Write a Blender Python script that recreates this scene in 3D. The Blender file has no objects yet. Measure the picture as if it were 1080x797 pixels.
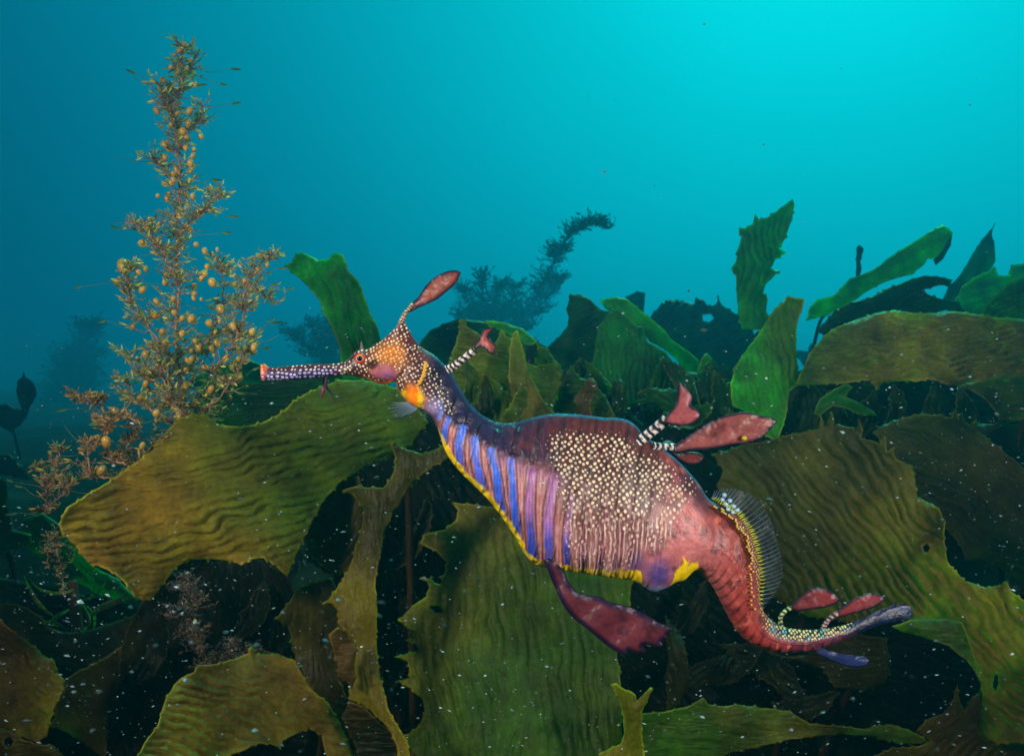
import bpy, bmesh, math, random
import numpy as np
from mathutils import Vector, Matrix
from mathutils.geometry import delaunay_2d_cdt
random.seed(7); np.random.seed(7)
sc = bpy.context.scene
col = sc.collection

# ------------------------------------------------------------------ camera
F = 848.0; CZ = 1.2                                   # focal length in photo pixels, camera height over the deepest seabed
cam_d = bpy.data.cameras.new('camera'); cam = bpy.data.objects.new('camera', cam_d); col.objects.link(cam)
cam.location = (0, 0, CZ); cam.rotation_euler = (math.radians(90), 0, 0)
cam_d.sensor_width = 36; cam_d.lens = F / 1080 * 36; cam_d.clip_start = 0.02; cam_d.clip_end = 400
cam_d.dof.use_dof = True; cam_d.dof.focus_distance = 0.56; cam_d.dof.aperture_fstop = 22
sc.camera = cam

def P(x, y, d):
    return ((x - 540) / F * d, d, CZ - (y - 398.5) / F * d)
def lin(c):
    c = np.asarray(c, float) / 255.0
    return np.where(c <= 0.04045, c / 12.92, ((c + 0.055) / 1.055) ** 2.4)

# ------------------------------------------------------------------ world: open water, brightest towards the surface glow
W = bpy.data.worlds.new('World'); sc.world = W; W.use_nodes = True
nt = W.node_tree; nt.nodes.clear()
tc = nt.nodes.new('ShaderNodeTexCoord')
G = Vector((0.42, 1.0, 0.74)).normalized()
dot = nt.nodes.new('ShaderNodeVectorMath'); dot.operation = 'DOT_PRODUCT'; dot.inputs[1].default_value = G
nt.links.new(tc.outputs['Generated'], dot.inputs[0])
ac = nt.nodes.new('ShaderNodeMath'); ac.operation = 'ARCCOSINE'; nt.links.new(dot.outputs['Value'], ac.inputs[0])
dv = nt.nodes.new('ShaderNodeMath'); dv.operation = 'DIVIDE'; dv.inputs[1].default_value = math.pi; nt.links.new(ac.outputs[0], dv.inputs[0])
wno = nt.nodes.new('ShaderNodeTexNoise'); wno.inputs['Scale'].default_value = 1.7; wno.inputs['Detail'].default_value = 3; nt.links.new(tc.outputs['Generated'], wno.inputs['Vector'])
wsc = nt.nodes.new('ShaderNodeMath'); wsc.operation = 'MULTIPLY_ADD'; wsc.inputs[1].default_value = 0.035; nt.links.new(wno.outputs[0], wsc.inputs[0]); nt.links.new(dv.outputs[0], wsc.inputs[2])
rp = nt.nodes.new('ShaderNodeValToRGB'); nt.links.new(wsc.outputs[0], rp.inputs[0])
cr = rp.color_ramp; cr.interpolation = 'B_SPLINE'
WR = [(0.0, (10, 246, 246)), (0.07, (0, 228, 236)), (0.12, (0, 200, 211)), (0.19, (0, 158, 179)), (0.26, (0, 122, 150)), (0.33, (0, 94, 120)),
      (0.42, (0, 62, 88)), (0.6, (0, 26, 38)), (1.0, (0, 10, 15))]
while len(cr.elements) < len(WR): cr.elements.new(0.5)
for e, (p, c) in zip(cr.elements, WR):
    e.position = p; e.color = (*lin(c), 1)
bg = nt.nodes.new('ShaderNodeBackground'); nt.links.new(rp.outputs[0], bg.inputs[0]); bg.inputs[1].default_value = 1.0
wo = nt.nodes.new('ShaderNodeOutputWorld'); nt.links.new(bg.outputs[0], wo.inputs[0])

# ------------------------------------------------------------------ sun filtered by the water column (high, behind, to the right)
sd = bpy.data.lights.new('sun', 'SUN'); sd.energy = 2.0; sd.angle = math.radians(12); sd.color = (0.12, 1.0, 0.62)
so = bpy.data.objects.new('sun', sd); col.objects.link(so)
so.rotation_euler = (-Vector((0.35, 0.75, 1.25))).to_track_quat('-Z', 'Y').to_euler()
# ------------------------------------------------------------------ the photographer's two strobes on arms beside the camera
def strobe(loc, tgt, w, colr):
    l = bpy.data.lights.new('strobe', 'SPOT'); l.energy = w; l.color = colr
    l.spot_size = math.radians(76); l.spot_blend = 1.0; l.shadow_soft_size = 0.06
    o = bpy.data.objects.new('strobe', l); col.objects.link(o); o.location = loc
    o.rotation_euler = (Vector(tgt) - Vector(loc)).to_track_quat('-Z', 'Y').to_euler()
strobe((-0.58, 0.04, CZ + 0.26), (-0.10, 0.64, CZ - 0.01), 30.0, (1.0, 0.88, 0.80))
strobe((0.54, 0.00, CZ + 0.03), (0.14, 0.62, CZ - 0.01), 19.0, (1.0, 0.88, 0.80))

sc.view_settings.view_transform = 'Standard'; sc.view_settings.look = 'None'
sc.view_settings.exposure = 0; sc.view_settings.gamma = 1
sc.render.engine = 'CYCLES'
sc.cycles.use_denoising = True; sc.cycles.max_bounces = 6; sc.cycles.transparent_max_bounces = 12
sc.cycles.volume_bounces = 1; sc.cycles.diffuse_bounces = 3; sc.cycles.glossy_bounces = 2
sc.cycles.sample_clamp_indirect = 4.0; sc.cycles.caustics_reflective = False; sc.cycles.caustics_refractive = False

# ------------------------------------------------------------------ helpers
_rs = np.random.RandomState(11); _LAT = _rs.rand(256, 256)
def vnoise(x, y):
    x = np.asarray(x, float); y = np.asarray(y, float)
    xi = np.floor(x).astype(int); yi = np.floor(y).astype(int); fx = x - xi; fy = y - yi
    fx = fx * fx * (3 - 2 * fx); fy = fy * fy * (3 - 2 * fy)
    g = lambda a, b: _LAT[a % 256, b % 256]
    return (g(xi, yi) * (1 - fx) + g(xi + 1, yi) * fx) * (1 - fy) + (g(xi, yi + 1) * (1 - fx) + g(xi + 1, yi + 1) * fx) * fy
def fbm(x, y, o=4):
    s = 0; a = 0.5
    for k in range(o):
        s = s + a * vnoise(np.asarray(x) * 2 ** k + 17 * k, np.asarray(y) * 2 ** k + 31 * k); a *= 0.5
    return s - 0.47
def sm(a, b, x):
    t = np.clip((np.asarray(x, float) - a) / (b - a), 0, 1); return t * t * (3 - 2 * t)
def mix(a, b, t):
    t = np.asarray(t)[..., None] if np.ndim(t) else t
    return a * (1 - t) + b * t

def mesh_obj(name, verts, faces, mat, parent=None, cols=None, smooth=True, floats=None, vecs=None):
    me = bpy.data.meshes.new(name)
    verts = np.asarray(verts, float)
    me.from_pydata(verts.tolist(), [], [list(map(int, f)) for f in faces] if not isinstance(faces, np.ndarray) else faces.tolist())
    if smooth: me.polygons.foreach_set('use_smooth', [True] * len(me.polygons))
    if cols is not None:
        a = me.color_attributes.new('tint', 'FLOAT_COLOR', 'POINT')
        c = np.ones((len(verts), 4)); c[:, :3] = cols; a.data.foreach_set('color', c.ravel().astype(np.float32))
    for k, v in (floats or {}).items():
        a = me.attributes.new(k, 'FLOAT', 'POINT'); a.data.foreach_set('value', np.asarray(v, np.float32))
    for k, v in (vecs or {}).items():
        a = me.attributes.new(k, 'FLOAT_VECTOR', 'POINT'); a.data.foreach_set('vector', np.asarray(v, np.float32).ravel())
    me.materials.append(mat); me.update()
    o = bpy.data.objects.new(name, me); col.objects.link(o)
    if parent is not None:
        o.parent = parent; o.matrix_parent_inverse = Matrix.Translation(-Vector(parent.location))
    return o
def tag(o, label=None, cat=None, group=None, kind=None):
    if label: o['label'] = label
    if cat: o['category'] = cat
    if group: o['group'] = group
    if kind: o['kind'] = kind
    return o
def empty(name, loc, label=None, cat=None, group=None):
    o = bpy.data.objects.new(name, None); o.empty_display_size = 0.02; col.objects.link(o); o.location = loc
    return tag(o, label, cat, group)

class Soup:
    """collects small pieces into one mesh"""
    def __init__(s): s.v = []; s.f = []; s.c = []; s.n = 0
    def add(s, v, f, c):
        v = np.asarray(v, float); s.v.append(v); s.f += [[i + s.n for i in q] for q in f]
        s.c.append(np.broadcast_to(np.asarray(c, float), (len(v), 3))); s.n += len(v)
    def build(s, name, mat, parent=None, smooth=True):
        if not s.n: return None
        return mesh_obj(name, np.concatenate(s.v), s.f, mat, parent, np.concatenate(s.c), smooth)
def tube_data(pts, rad, seg=6):
    pts = np.asarray(pts, float); n = len(pts); rad = np.broadcast_to(np.asarray(rad, float), (n,))
    tan = np.gradient(pts, axis=0); tan /= np.linalg.norm(tan, axis=1)[:, None] + 1e-12
    up = np.array([0.13, 0.95, 0.29]); V = []; 
    for i in range(n):
        a = np.cross(tan[i], up); a /= np.linalg.norm(a) + 1e-9; b = np.cross(tan[i], a)
        ang = np.arange(seg) * 2 * math.pi / seg
        V.append(pts[i] + rad[i] * (np.cos(ang)[:, None] * a + np.sin(ang)[:, None] * b))
    V = np.concatenate(V); Fc = []
    for i in range(n - 1):
        for k in range(seg):
            k2 = (k + 1) % seg; Fc.append([i * seg + k, i * seg + k2, (i + 1) * seg + k2, (i + 1) * seg + k])
    Fc.append(list(range(seg))[::-1]); Fc.append([(n - 1) * seg + k for k in range(seg)])
    return V, Fc
def spline(pts, per=8):
    pts = np.asarray(pts, float); n = len(pts)
    if n < 3: 
        t = np.linspace(0, 1, per + 1)[:, None]; return pts[0] * (1 - t) + pts[-1] * t
    out = []
    for i in range(n - 1):
        p0 = pts[max(i - 1, 0)]; p1 = pts[i]; p2 = pts[i + 1]; p3 = pts[min(i + 2, n - 1)]
        for t in np.arange(per) / per:
            out.append(0.5 * ((2 * p1) + (-p0 + p2) * t + (2 * p0 - 5 * p1 + 4 * p2 - p3) * t * t + (-p0 + 3 * p1 - 3 * p2 + p3) * t ** 3))
    out.append(pts[-1]); return np.array(out)

# ------------------------------------------------------------------ materials
def new_mat(name):
    m = bpy.data.materials.new(name); m.use_nodes = True; n = m.node_tree; n.nodes.clear()
    out = n.nodes.new('ShaderNodeOutputMaterial'); return m, n, out
def N(n, t, **kw):
    x = n.nodes.new(t)
    for k, v in kw.items(): setattr(x, k, v)
    return x
def mth(n, op, a, b=None, clamp=False):
    x = N(n, 'ShaderNodeMath', operation=op); x.use_clamp = clamp
    for i, v in enumerate((a, b)):
        if v is None: continue
        if isinstance(v, (int, float)): x.inputs[i].default_value = v
        else: n.links.new(v, x.inputs[i])
    return x.outputs[0]
def mixc(n, f, a, b, bt='MIX'):
    x = N(n, 'ShaderNodeMix', data_type='RGBA', blend_type=bt)
    for i, v in ((0, f), (6, a), (7, b)):
        if isinstance(v, (int, float)): x.inputs[i].default_value = v
        elif isinstance(v, tuple): x.inputs[i].default_value = (*v, 1)
        else: n.links.new(v, x.inputs[i])
    return x.outputs[2]
def tint_mat(name, rough=0.5, spec=0.4, transl=0.0, tcol=(0.3, 0.8, 0.1), bump=0.0, bscale=400, mottle=0.25, specks=0.0, grain=False):
    m, n, out = new_mat(name)
    at = N(n, 'ShaderNodeAttribute', attribute_name='tint')
    tcn = N(n, 'ShaderNodeTexCoord')
    no = N(n, 'ShaderNodeTexNoise'); no.inputs['Scale'].default_value = bscale; no.inputs['Detail'].default_value = 4
    n.links.new(tcn.outputs['Object'], no.inputs['Vector'])
    no2 = N(n, 'ShaderNodeTexNoise'); no2.inputs['Scale'].default_value = bscale * 0.13; no2.inputs['Detail'].default_value = 5
    n.links.new(tcn.outputs['Object'], no2.inputs['Vector'])
    k = mth(n, 'ADD', mth(n, 'MULTIPLY', no.outputs[0], 0.9), mth(n, 'MULTIPLY', no2.outputs[0], 1.1))
    k = mth(n, 'ADD', mth(n, 'MULTIPLY', mth(n, 'SUBTRACT', k, 1.0), mottle * 4), 1.0)
    vm = N(n, 'ShaderNodeVectorMath', operation='SCALE'); n.links.new(at.outputs['Color'], vm.inputs[0]); n.links.new(k, vm.inputs['Scale'])
    c = vm.outputs[0]
    if specks > 0:
        vo = N(n, 'ShaderNodeTexVoronoi'); vo.inputs['Scale'].default_value = 170; n.links.new(tcn.outputs['Object'], vo.inputs['Vector'])
        no3 = N(n, 'ShaderNodeTexNoise'); no3.inputs['Scale'].default_value = 14; n.links.new(tcn.outputs['Object'], no3.inputs['Vector'])
        sep = N(n, 'ShaderNodeSeparateColor'); n.links.new(vo.outputs['Color'], sep.inputs[0])
        r = mth(n, 'MULTIPLY', mth(n, 'GREATER_THAN', sep.outputs[0], 0.62), mth(n, 'MULTIPLY', mth(n, 'MULTIPLY', sep.outputs[1], sep.outputs[1]), 0.20))
        s = mth(n, 'LESS_THAN', vo.outputs['Distance'], mth(n, 'MULTIPLY', r, mth(n, 'MULTIPLY', no3.outputs[0], 1.6)))
        c = mixc(n, mth(n, 'MULTIPLY', s, specks), c, (0.25, 0.42, 0.42))
    p = N(n, 'ShaderNodeBsdfPrincipled'); n.links.new(c, p.inputs['Base Color'])
    p.inputs['Roughness'].default_value = rough; p.inputs['Specular IOR Level'].default_value = spec
    if bump > 0:
        b = N(n, 'ShaderNodeBump'); b.inputs['Strength'].default_value = bump; b.inputs['Distance'].default_value = 0.002
        n.links.new(no.outputs[0], b.inputs['Height']); n.links.new(b.outputs[0], p.inputs['Normal'])
        if grain:
            ga = N(n, 'ShaderNodeAttribute', attribute_name='grain'); mp = N(n, 'ShaderNodeMapping'); mp.inputs['Scale'].default_value = (0.35, 1.5, 1.0); n.links.new(ga.outputs['Vector'], mp.inputs[0])
            gn1 = N(n, 'ShaderNodeTexNoise'); gn1.inputs['Scale'].default_value = 1.0; gn1.inputs['Detail'].default_value = 4; gn1.inputs['Distortion'].default_value = 0.6; n.links.new(mp.outputs[0], gn1.inputs['Vector'])
            b2 = N(n, 'ShaderNodeBump'); b2.inputs['Strength'].default_value = 0.9; b2.inputs['Distance'].default_value = 0.0036
            n.links.new(gn1.outputs[0], b2.inputs['Height']); n.links.new(b2.outputs[0], b.inputs['Normal'])
    if transl > 0:
        t = N(n, 'ShaderNodeBsdfTranslucent')
        n.links.new(mixc(n, 1.0, vm.outputs[0], tcol, 'MULTIPLY'), t.inputs[0])
        ms = N(n, 'ShaderNodeAddShader'); n.links.new(p.outputs[0], ms.inputs[0]); n.links.new(t.outputs[0], ms.inputs[1])
        n.links.new(ms.outputs[0], out.inputs[0])
    else: n.links.new(p.outputs[0], out.inputs[0])
    return m
M_KELP = tint_mat('kelp_blade_skin', 0.45, 0.13, 1, (0.8, 2.2, 0.6), 0.5, 260, 0.26, 0.8, grain=True)
M_STIPE = tint_mat('kelp_stipe_skin', 0.5, 0.3, 0, bump=0.4, bscale=300)
M_WEED = tint_mat('sargassum_skin', 0.5, 0.25, 0.5, (0.5, 0.6, 0.2), 0.2, 500, 0.2)
M_BLAD = tint_mat('float_bladder_skin', 0.3, 0.5, 0, bump=0.1, bscale=600, mottle=0.12)
M_LEAF = tint_mat('seadragon_leaf_skin', 0.4, 0.35, 0.5, (0.9, 0.45, 0.4), bump=0.12, bscale=420, mottle=0.22)
M_PLAIN = tint_mat('seadragon_trim_skin', 0.4, 0.4, 0, mottle=0.05, bscale=900)
M_ROCK = tint_mat('reef_rock', 0.9, 0.1, 0, bump=0.9, bscale=60, mottle=0.35)
M_SNOW = tint_mat('marine_snow_flake', 0.8, 0.1, 0, mottle=0.05)
def glossy(name, c, rough=0.08):
    m, n, out = new_mat(name); p = N(n, 'ShaderNodeBsdfPrincipled'); p.inputs['Base Color'].default_value = (*c, 1)
    p.inputs['Roughness'].default_value = rough; p.inputs['Coat Weight'].default_value = 0.6; n.links.new(p.outputs[0], out.inputs[0]); return m
M_PUPIL = glossy('eye_pupil_black', (0.006, 0.004, 0.006))
M_IRIS = glossy('eye_iris_orange', tuple(lin((235, 70, 20))), 0.25)
M_IRIS2 = glossy('eye_iris_pale', tuple(lin((225, 190, 150))), 0.25)
def fin_mat(name, c, al):
    m, n, out = new_mat(name); p = N(n, 'ShaderNodeBsdfPrincipled'); p.inputs['Base Color'].default_value = (*c, 1); p.inputs['Roughness'].default_value = 0.35
    t = N(n, 'ShaderNodeBsdfTransparent'); ms = N(n, 'ShaderNodeMixShader'); ms.inputs[0].default_value = al
    n.links.new(t.outputs[0], ms.inputs[1]); n.links.new(p.outputs[0], ms.inputs[2]); n.links.new(ms.outputs[0], out.inputs[0]); return m
M_FIN = fin_mat('fin_membrane', (0.05, 0.07, 0.10), 0.22)

# ------------------------------------------------------------------ reef ground
def H(x, y):
    x = np.asarray(x, float); y = np.asarray(y, float)
    base = 0.42 + 0.56 * sm(0.55, 1.7, y) - 0.10 * sm(1.6, 4.5, y) + 0.05 * sm(-0.5, 1.5, x)
    near = sm(-0.2, 0.9, y)
    return base + 0.16 * fbm(x * 2.1 + 3, y * 2.1 + 9, 5) * (0.4 + 0.6 * near) + 0.25 * fbm(x * 0.35 + 50, y * 0.35 + 50, 3) * sm(3, 8, y) 
def axis(lo, hi, mid0, mid1, fine, n):
    a = list(np.arange(mid0, mid1, fine)); s = fine; v = mid0
    lo_l = []
    while v > lo: s *= 1.13; v -= s; lo_l.append(v)
    s = fine; v = a[-1]; hi_l = []
    while v < hi: s *= 1.13; v += s; hi_l.append(v)
    return np.array(lo_l[::-1] + a + hi_l)
gx = axis(-40, 40, -1.6, 1.6, 0.022, 0); gy = axis(-20, 60, 0.5, 3.0, 0.022, 0)
GX, GY = np.meshgrid(gx, gy); GZ = H(GX, GY)
gn = len(gx); vv = np.stack([GX.ravel(), GY.ravel(), GZ.ravel()], 1)
ii = (np.arange(len(gy) - 1)[:, None] * gn + np.arange(gn - 1)[None]).ravel()
gc = mix(np.array([0.012, 0.014, 0.008]), np.array([0.035, 0.028, 0.016]), sm(-0.1, 0.3, fbm(GX.ravel() * 9, GY.ravel() * 9)))
tag(mesh_obj('seabed', vv, np.stack([ii, ii + 1, ii + gn + 1, ii + gn], 1), M_ROCK, None, gc), kind='structure')

# ------------------------------------------------------------------ flat leafy sheets: outline -> fine mesh with its own bend, ripples and thickness
def dist_to(poly_list, pts):
    best = np.full(len(pts), 1e9)
    for poly in poly_list:
        a = poly; b = np.roll(poly, -1, axis=0); ab = b - a; L = (ab ** 2).sum(1) + 1e-9
        for s in range(0, len(pts), 4000):
            q = pts[s:s + 4000]
            t = np.clip(((q[:, None] - a[None]) * ab[None]).sum(2) / L[None], 0, 1)
            d = np.sqrt((((a[None] + t[..., None] * ab[None]) - q[:, None]) ** 2).sum(2)).min(1)
            best[s:s + 4000] = np.minimum(best[s:s + 4000], d)
    return best
def inside(poly, pts):
    x, y = pts[:, 0], pts[:, 1]; r = np.zeros(len(pts), bool); j = len(poly) - 1
    for i in range(len(poly)):
        xi, yi = poly[i]; xj, yj = poly[j]
        c = ((yi > y) != (yj > y)) & (x < (xj - xi) * (y - yi) / (yj - yi + 1e-12) + xi); r ^= c; j = i
    return r
def rough_outline(poly, step, amp, teeth, gap, rnd):
    """resample with wobble and thorn-like marginal teeth pointing outward"""
    poly = np.asarray(poly, float); area = 0.5 * np.sum(poly[:, 0] * np.roll(poly[:, 1], -1) - np.roll(poly[:, 0], -1) * poly[:, 1]); sg = 1 if area > 0 else -1
    out = []; acc = 0; nxt = rnd.uniform(0.4, 1.4) * gap; n = len(poly); seedx = rnd.uniform(0, 90)
    for i in range(n):
        a = poly[i]; b = poly[(i + 1) % n]; L = np.linalg.norm(b - a); k = max(1, int(L / step)); t = (b - a) / (L + 1e-9); nr = np.array([t[1], -t[0]]) * sg
        for j in range(k):
            p = a + (b - a) * j / k; acc += L / k
            w = 0 if j == 0 and L > 8 else float(fbm(np.array([acc / (step * 2.2) + seedx]), np.array([seedx]), 2)[0]) * amp * 2.4
            out.append(p + nr * w)
            if teeth > 0 and acc > nxt:
                nxt = acc + gap * rnd.uniform(0.35, 1.8); h = teeth * rnd.uniform(0.4, 1.25)
                q = p + t * step * 0.45; out.append(q + nr * h + t * h * rnd.uniform(-0.5, 0.7))
    return np.array(out)
def tri_split(v, f):
    e = np.sort(np.concatenate([f[:, [0, 1]], f[:, [1, 2]], f[:, [2, 0]]]), axis=1)
    ue, inv = np.unique(e, axis=0, return_inverse=True); inv = inv.ravel(); m = len(f)
    mid = (v[ue[:, 0]] + v[ue[:, 1]]) / 2; n = len(v); a, b, c = inv[:m] + n, inv[m:2 * m] + n, inv[2 * m:] + n
    nf = np.concatenate([np.stack([f[:, 0], a, c], 1), np.stack([a, f[:, 1], b], 1), np.stack([c, b, f[:, 2]], 1), np.stack([a, b, c], 1)])
    return np.concatenate([v, mid]), nf
def sheet(name, outline, mat, parent, depth, thick, colour, h=5.0, holes=(), splits=1, grain=None):
    """depth(x,y,edge)->metres, thick(edge)->metres, colour(x,y,edge)->rgb"""
    outline = np.asarray(outline, float); holes = [np.asarray(q, float) for q in holes]
    lo = outline.min(0); hi = outline.max(0)
    xs = np.arange(lo[0] + h / 2, hi[0], h); ys = np.arange(lo[1] + h / 2, hi[1], h * 0.866)
    g = np.array([(x + (h / 2 if j % 2 else 0), y) for j, y in enumerate(ys) for x in xs])
    if len(g):
        k = inside(outline, g)
        for q in holes: k &= ~inside(q, g)
        g = g[k]
    if len(g): g = g[dist_to([outline] + holes, g) > h * 0.45]
    pts = [outline] + holes; E = []; n = 0
    for q in pts: E += [(n + i, n + (i + 1) % len(q)) for i in range(len(q))]; n += len(q)
    allp = np.concatenate(pts + ([g] if len(g) else []))
    r = delaunay_2d_cdt([Vector(p) for p in allp], E, [], 0, 1e-4)
    v = np.array([tuple(p) for p in r[0]]); f = np.array([list(q) for q in r[2] if len(q) == 3])
    cen = v[f].mean(1); k = inside(outline, cen)
    for q in holes: k &= ~inside(q, cen)
    f = f[k]
    for _ in range(splits): v, f = tri_split(v, f)
    e = np.sort(np.concatenate([f[:, [0, 1]], f[:, [1, 2]], f[:, [2, 0]]]), axis=1)
    ue, cnt = np.unique(e, axis=0, return_counts=True); bnd = np.zeros(len(v), bool); bnd[ue[cnt == 1].ravel()] = True
    ed = dist_to([outline] + holes, v); ed[bnd] = 0
    x, y = v[:, 0], v[:, 1]; d = depth(x, y, ed); th = np.broadcast_to(thick(ed), d.shape)
    w = np.stack([(x - 540) / F * d, d, CZ - (y - 398.5) / F * d], 1)
    tri = w[f]; nn = np.cross(tri[:, 1] - tri[:, 0], tri[:, 2] - tri[:, 0]); vn = np.zeros_like(w)
    for q in range(3): np.add.at(vn, f[:, q], nn)
    vn /= np.linalg.norm(vn, axis=1)[:, None] + 1e-12
    if vn[:, 1].mean() > 0: vn = -vn; f = f[:, ::-1]
    front = w + vn * (th / 2)[:, None]; back = w - vn * (th / 2)[:, None]
    idx = np.arange(len(v)); bi = idx + len(v); bi[bnd] = idx[bnd]; front[bnd] = w[bnd]
    used = np.zeros(2 * len(v), bool); fb = bi[f[:, ::-1]]; used[f.ravel()] = True; used[fb.ravel()] = True
    V = np.concatenate([front, back]); FF = np.concatenate([f, fb]); rem = np.cumsum(used) - 1
    C = colour(x, y, ed); C = np.concatenate([C, C]); vc = None
    if grain is not None: g_ = grain(x, y); g_ = np.concatenate([g_, g_]); vc = {'grain': g_[used]}
    return mesh_obj(name, V[used], rem[FF], mat, parent, C[used], vecs=vc)

# ------------------------------------------------------------------ kelp
BROWN = lin((134, 98, 22)); OLIVE = lin((118, 102, 18)); GREEN = lin((46, 92, 22)); DKGREEN = lin((22, 58, 30)); BRIGHT = lin((52, 128, 34))
DARK = lin((30, 34, 14)); DKBROWN = lin((62, 46, 20)); RIM = lin((168, 150, 40)); YEL = lin((150, 134, 22))
plants = 0
def dm(d): return d + max(0.0, d - 1.12) * 0.9
def stipe_to(parent, att, d, lean=0.12, r=0.005):
    a = np.array(P(att[0], att[1], d)); bx, by = a[0] + random.uniform(-0.05, 0.05), a[1] + lean; bz = float(H(bx, by)) - 0.01
    if bz > a[2] - 0.03: bz = a[2] - 0.06
    pts = spline([a, a + np.array([0, lean * 0.35, -0.03]), (a + np.array([bx, by, bz])) / 2 + np.array([0, lean * 0.15, 0]), (bx, by, bz)], 6)
    V, Fc = tube_data(pts, np.linspace(r * 0.6, r * 1.1, len(pts)), 8)
    mesh_obj('stipe', V, Fc, M_STIPE, parent, np.broadcast_to(lin((48, 34, 14)), (len(V), 3)))
    s = Soup()
    for k in range(9):
        an = k * 2 * math.pi / 9; q = np.array([bx, by, bz])
        pts = [q + np.array([0, 0, 0.012]), q + np.array([math.cos(an) * 0.014, math.sin(an) * 0.014, 0.006]), q + np.array([math.cos(an) * 0.03, math.sin(an) * 0.03, -0.012])]
        v_, f_ = tube_data(spline(pts, 3), np.linspace(0.0035, 0.0015, 7), 5); s.add(v_, f_, lin((60, 42, 22)))
    s.build('holdfast', M_STIPE, parent)
def blade(parent, outline, d0, c1, c2, gx=0, gy=0, ang=0, lam=11, amp=1.2, bend=0.012, teeth=3.5, gap=16, h=5, holes=(), seed=0, thick=0.0012, label=None, curl=0.0, grad=None, step=5, splits=1):
    """gx, gy: metres of depth per 100 px; ang: direction the ripple crests run; amp in mm"""
    thick = thick * max(1, d0); rnd = random.Random(seed * 13 + len(outline)); o = rough_outline(outline, step, 0.9, teeth, gap, rnd)
    lam = lam * 0.78; amp = amp * 0.85; cx, cy = o.mean(0); ca, sa = math.cos(math.radians(ang)), math.sin(math.radians(ang)); s0 = seed * 7.3 + 3
    size = max(np.ptp(o[:, 0]), np.ptp(o[:, 1]))
    def dep(x, y, e):
        u = (x - cx) * ca + (y - cy) * sa; v = -(x - cx) * sa + (y - cy) * ca
        d = d0 + gx * (x - cx) / 100 + gy * (y - cy) / 100
        d = d + bend * 2.2 * fbm(x / (size * 0.45) + s0, y / (size * 0.45) + s0, 2)
        ph = v / lam + 3.4 * fbm(u / (lam * 6.0) + s0, v / (lam * 5) + 5, 3) + 0.9 * fbm(u / (lam * 1.6) + s0, v / (lam * 1.6) + 5, 2)
        am = (0.35 + 0.9 * sm(-0.16, 0.2, fbm(u / (lam * 3.2) + s0 + 40, v / (lam * 1.7), 3))) * sm(0, lam * 1.3, e) * (0.5 + 0.6 * sm(-0.25, 0.1, fbm(x / (size * 0.3) + s0, y / (size * 0.3), 2)))
        rip = np.sin(2 * math.pi * ph); rip = 1.6 * (0.5 - 0.5 * rip) ** 2.2 - 0.5
        d = d + amp * 0.0030 * am * rip * d0 / 0.75 * (1 + 0.5 * (d0 > 0.9))
        d = d + (0.0016 * fbm(x / 9 + s0, y / 9, 3) + 0.0008 * fbm(x / 3.5 + s0, y / 3.5, 2)) * sm(0, 8, e)
        ruff = np.sin((x + y * 0.8) / (lam * 2.1) + 4 * fbm(x / 40 + s0, y / 40, 2))
        d = d + (0.0065 * ruff + curl) * np.exp(-e / (lam * 0.9)) * d0 / 0.75
        return d
    def cc(x, y, e):
        t = sm(-0.2, 0.2, fbm(x / 60 + s0, y / 60 + 9, 4))
        if grad is not None: t = np.clip(0.75 * sm(0, 1, ((x - grad[0]) * (grad[2] - grad[0]) + (y - grad[1]) * (grad[3] - grad[1])) / ((grad[2] - grad[0]) ** 2 + (grad[3] - grad[1]) ** 2)) + 0.25 * t, 0, 1)
        c = mix(np.array(c1) + 0 * x[:, None], np.array(c2), t)  # the two tones put strobe-lit brown and ambient-lit green into the colour
        c = np.array([0.72, 0.82, 0.66]) * c * (0.85 + 0.7 * (fbm(x / 14 + s0, y / 14, 3) + 0.2) + 0.7 * fbm(x / 48 + s0 + 5, y / 48, 3))[:, None]
        wear = sm(0.17, 0.3, fbm(x / 20 + s0 * 2, y / 20 + 77, 4)); c = mix(c, c * 0.55 + np.array([0.012, 0.006, 0.0]), wear * 0.7)
        rim = np.exp(-(e / 1.3) ** 2); c = mix(c, c * 1.2 + RIM * 0.45 * min(1.0, 8 * float(np.mean(c1))), rim * 0.9)
        return c
    b = sheet('blade', o, M_KELP, parent, dep, lambda e: thick * (0.35 + 0.65 * sm(0, 10, e)), cc, h, [rough_outline(q, 3, 0.5, 0, 9, rnd) for q in holes], splits, grain=lambda x, y: np.stack([((x - cx) * ca + (y - cy) * sa) / lam, (-(x - cx) * sa + (y - cy) * ca) / lam, 0 * x + s0], 1))
    if label: b['label'] = label
    return b
def plant(label, blades, att, d, group='kelp plants of the reef bed', cat='kelp', lean=0.12, name='kelp_plant', r=0.005):
    d = dm(d); a = P(att[0], att[1], d); bz = float(H(a[0], a[1] + lean))
    e = empty(name, (a[0], a[1] + lean, min(bz, a[2] - 0.06)), label, cat, group)
    for kw in blades: blade(e, **kw)
    stipe_to(e, att, d, lean, r)
    return e
D = dict
_k = [0]
def B(outline, d0, c1, c2, **kw):
    _k[0] += 1
    if d0 > 1.1:                                      # farther blades: water veil painted in, dark tones lifted and bright ones dimmed
        m_ = lambda c: np.array(c) * (2.0 if np.mean(c) < 0.045 else (0.68 if np.mean(c) > 0.09 else 1.0))
        c1, c2 = m_(c1), m_(c2)
    return D(outline=outline, d0=dm(d0), c1=c1, c2=c2, seed=_k[0], **kw)

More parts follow.
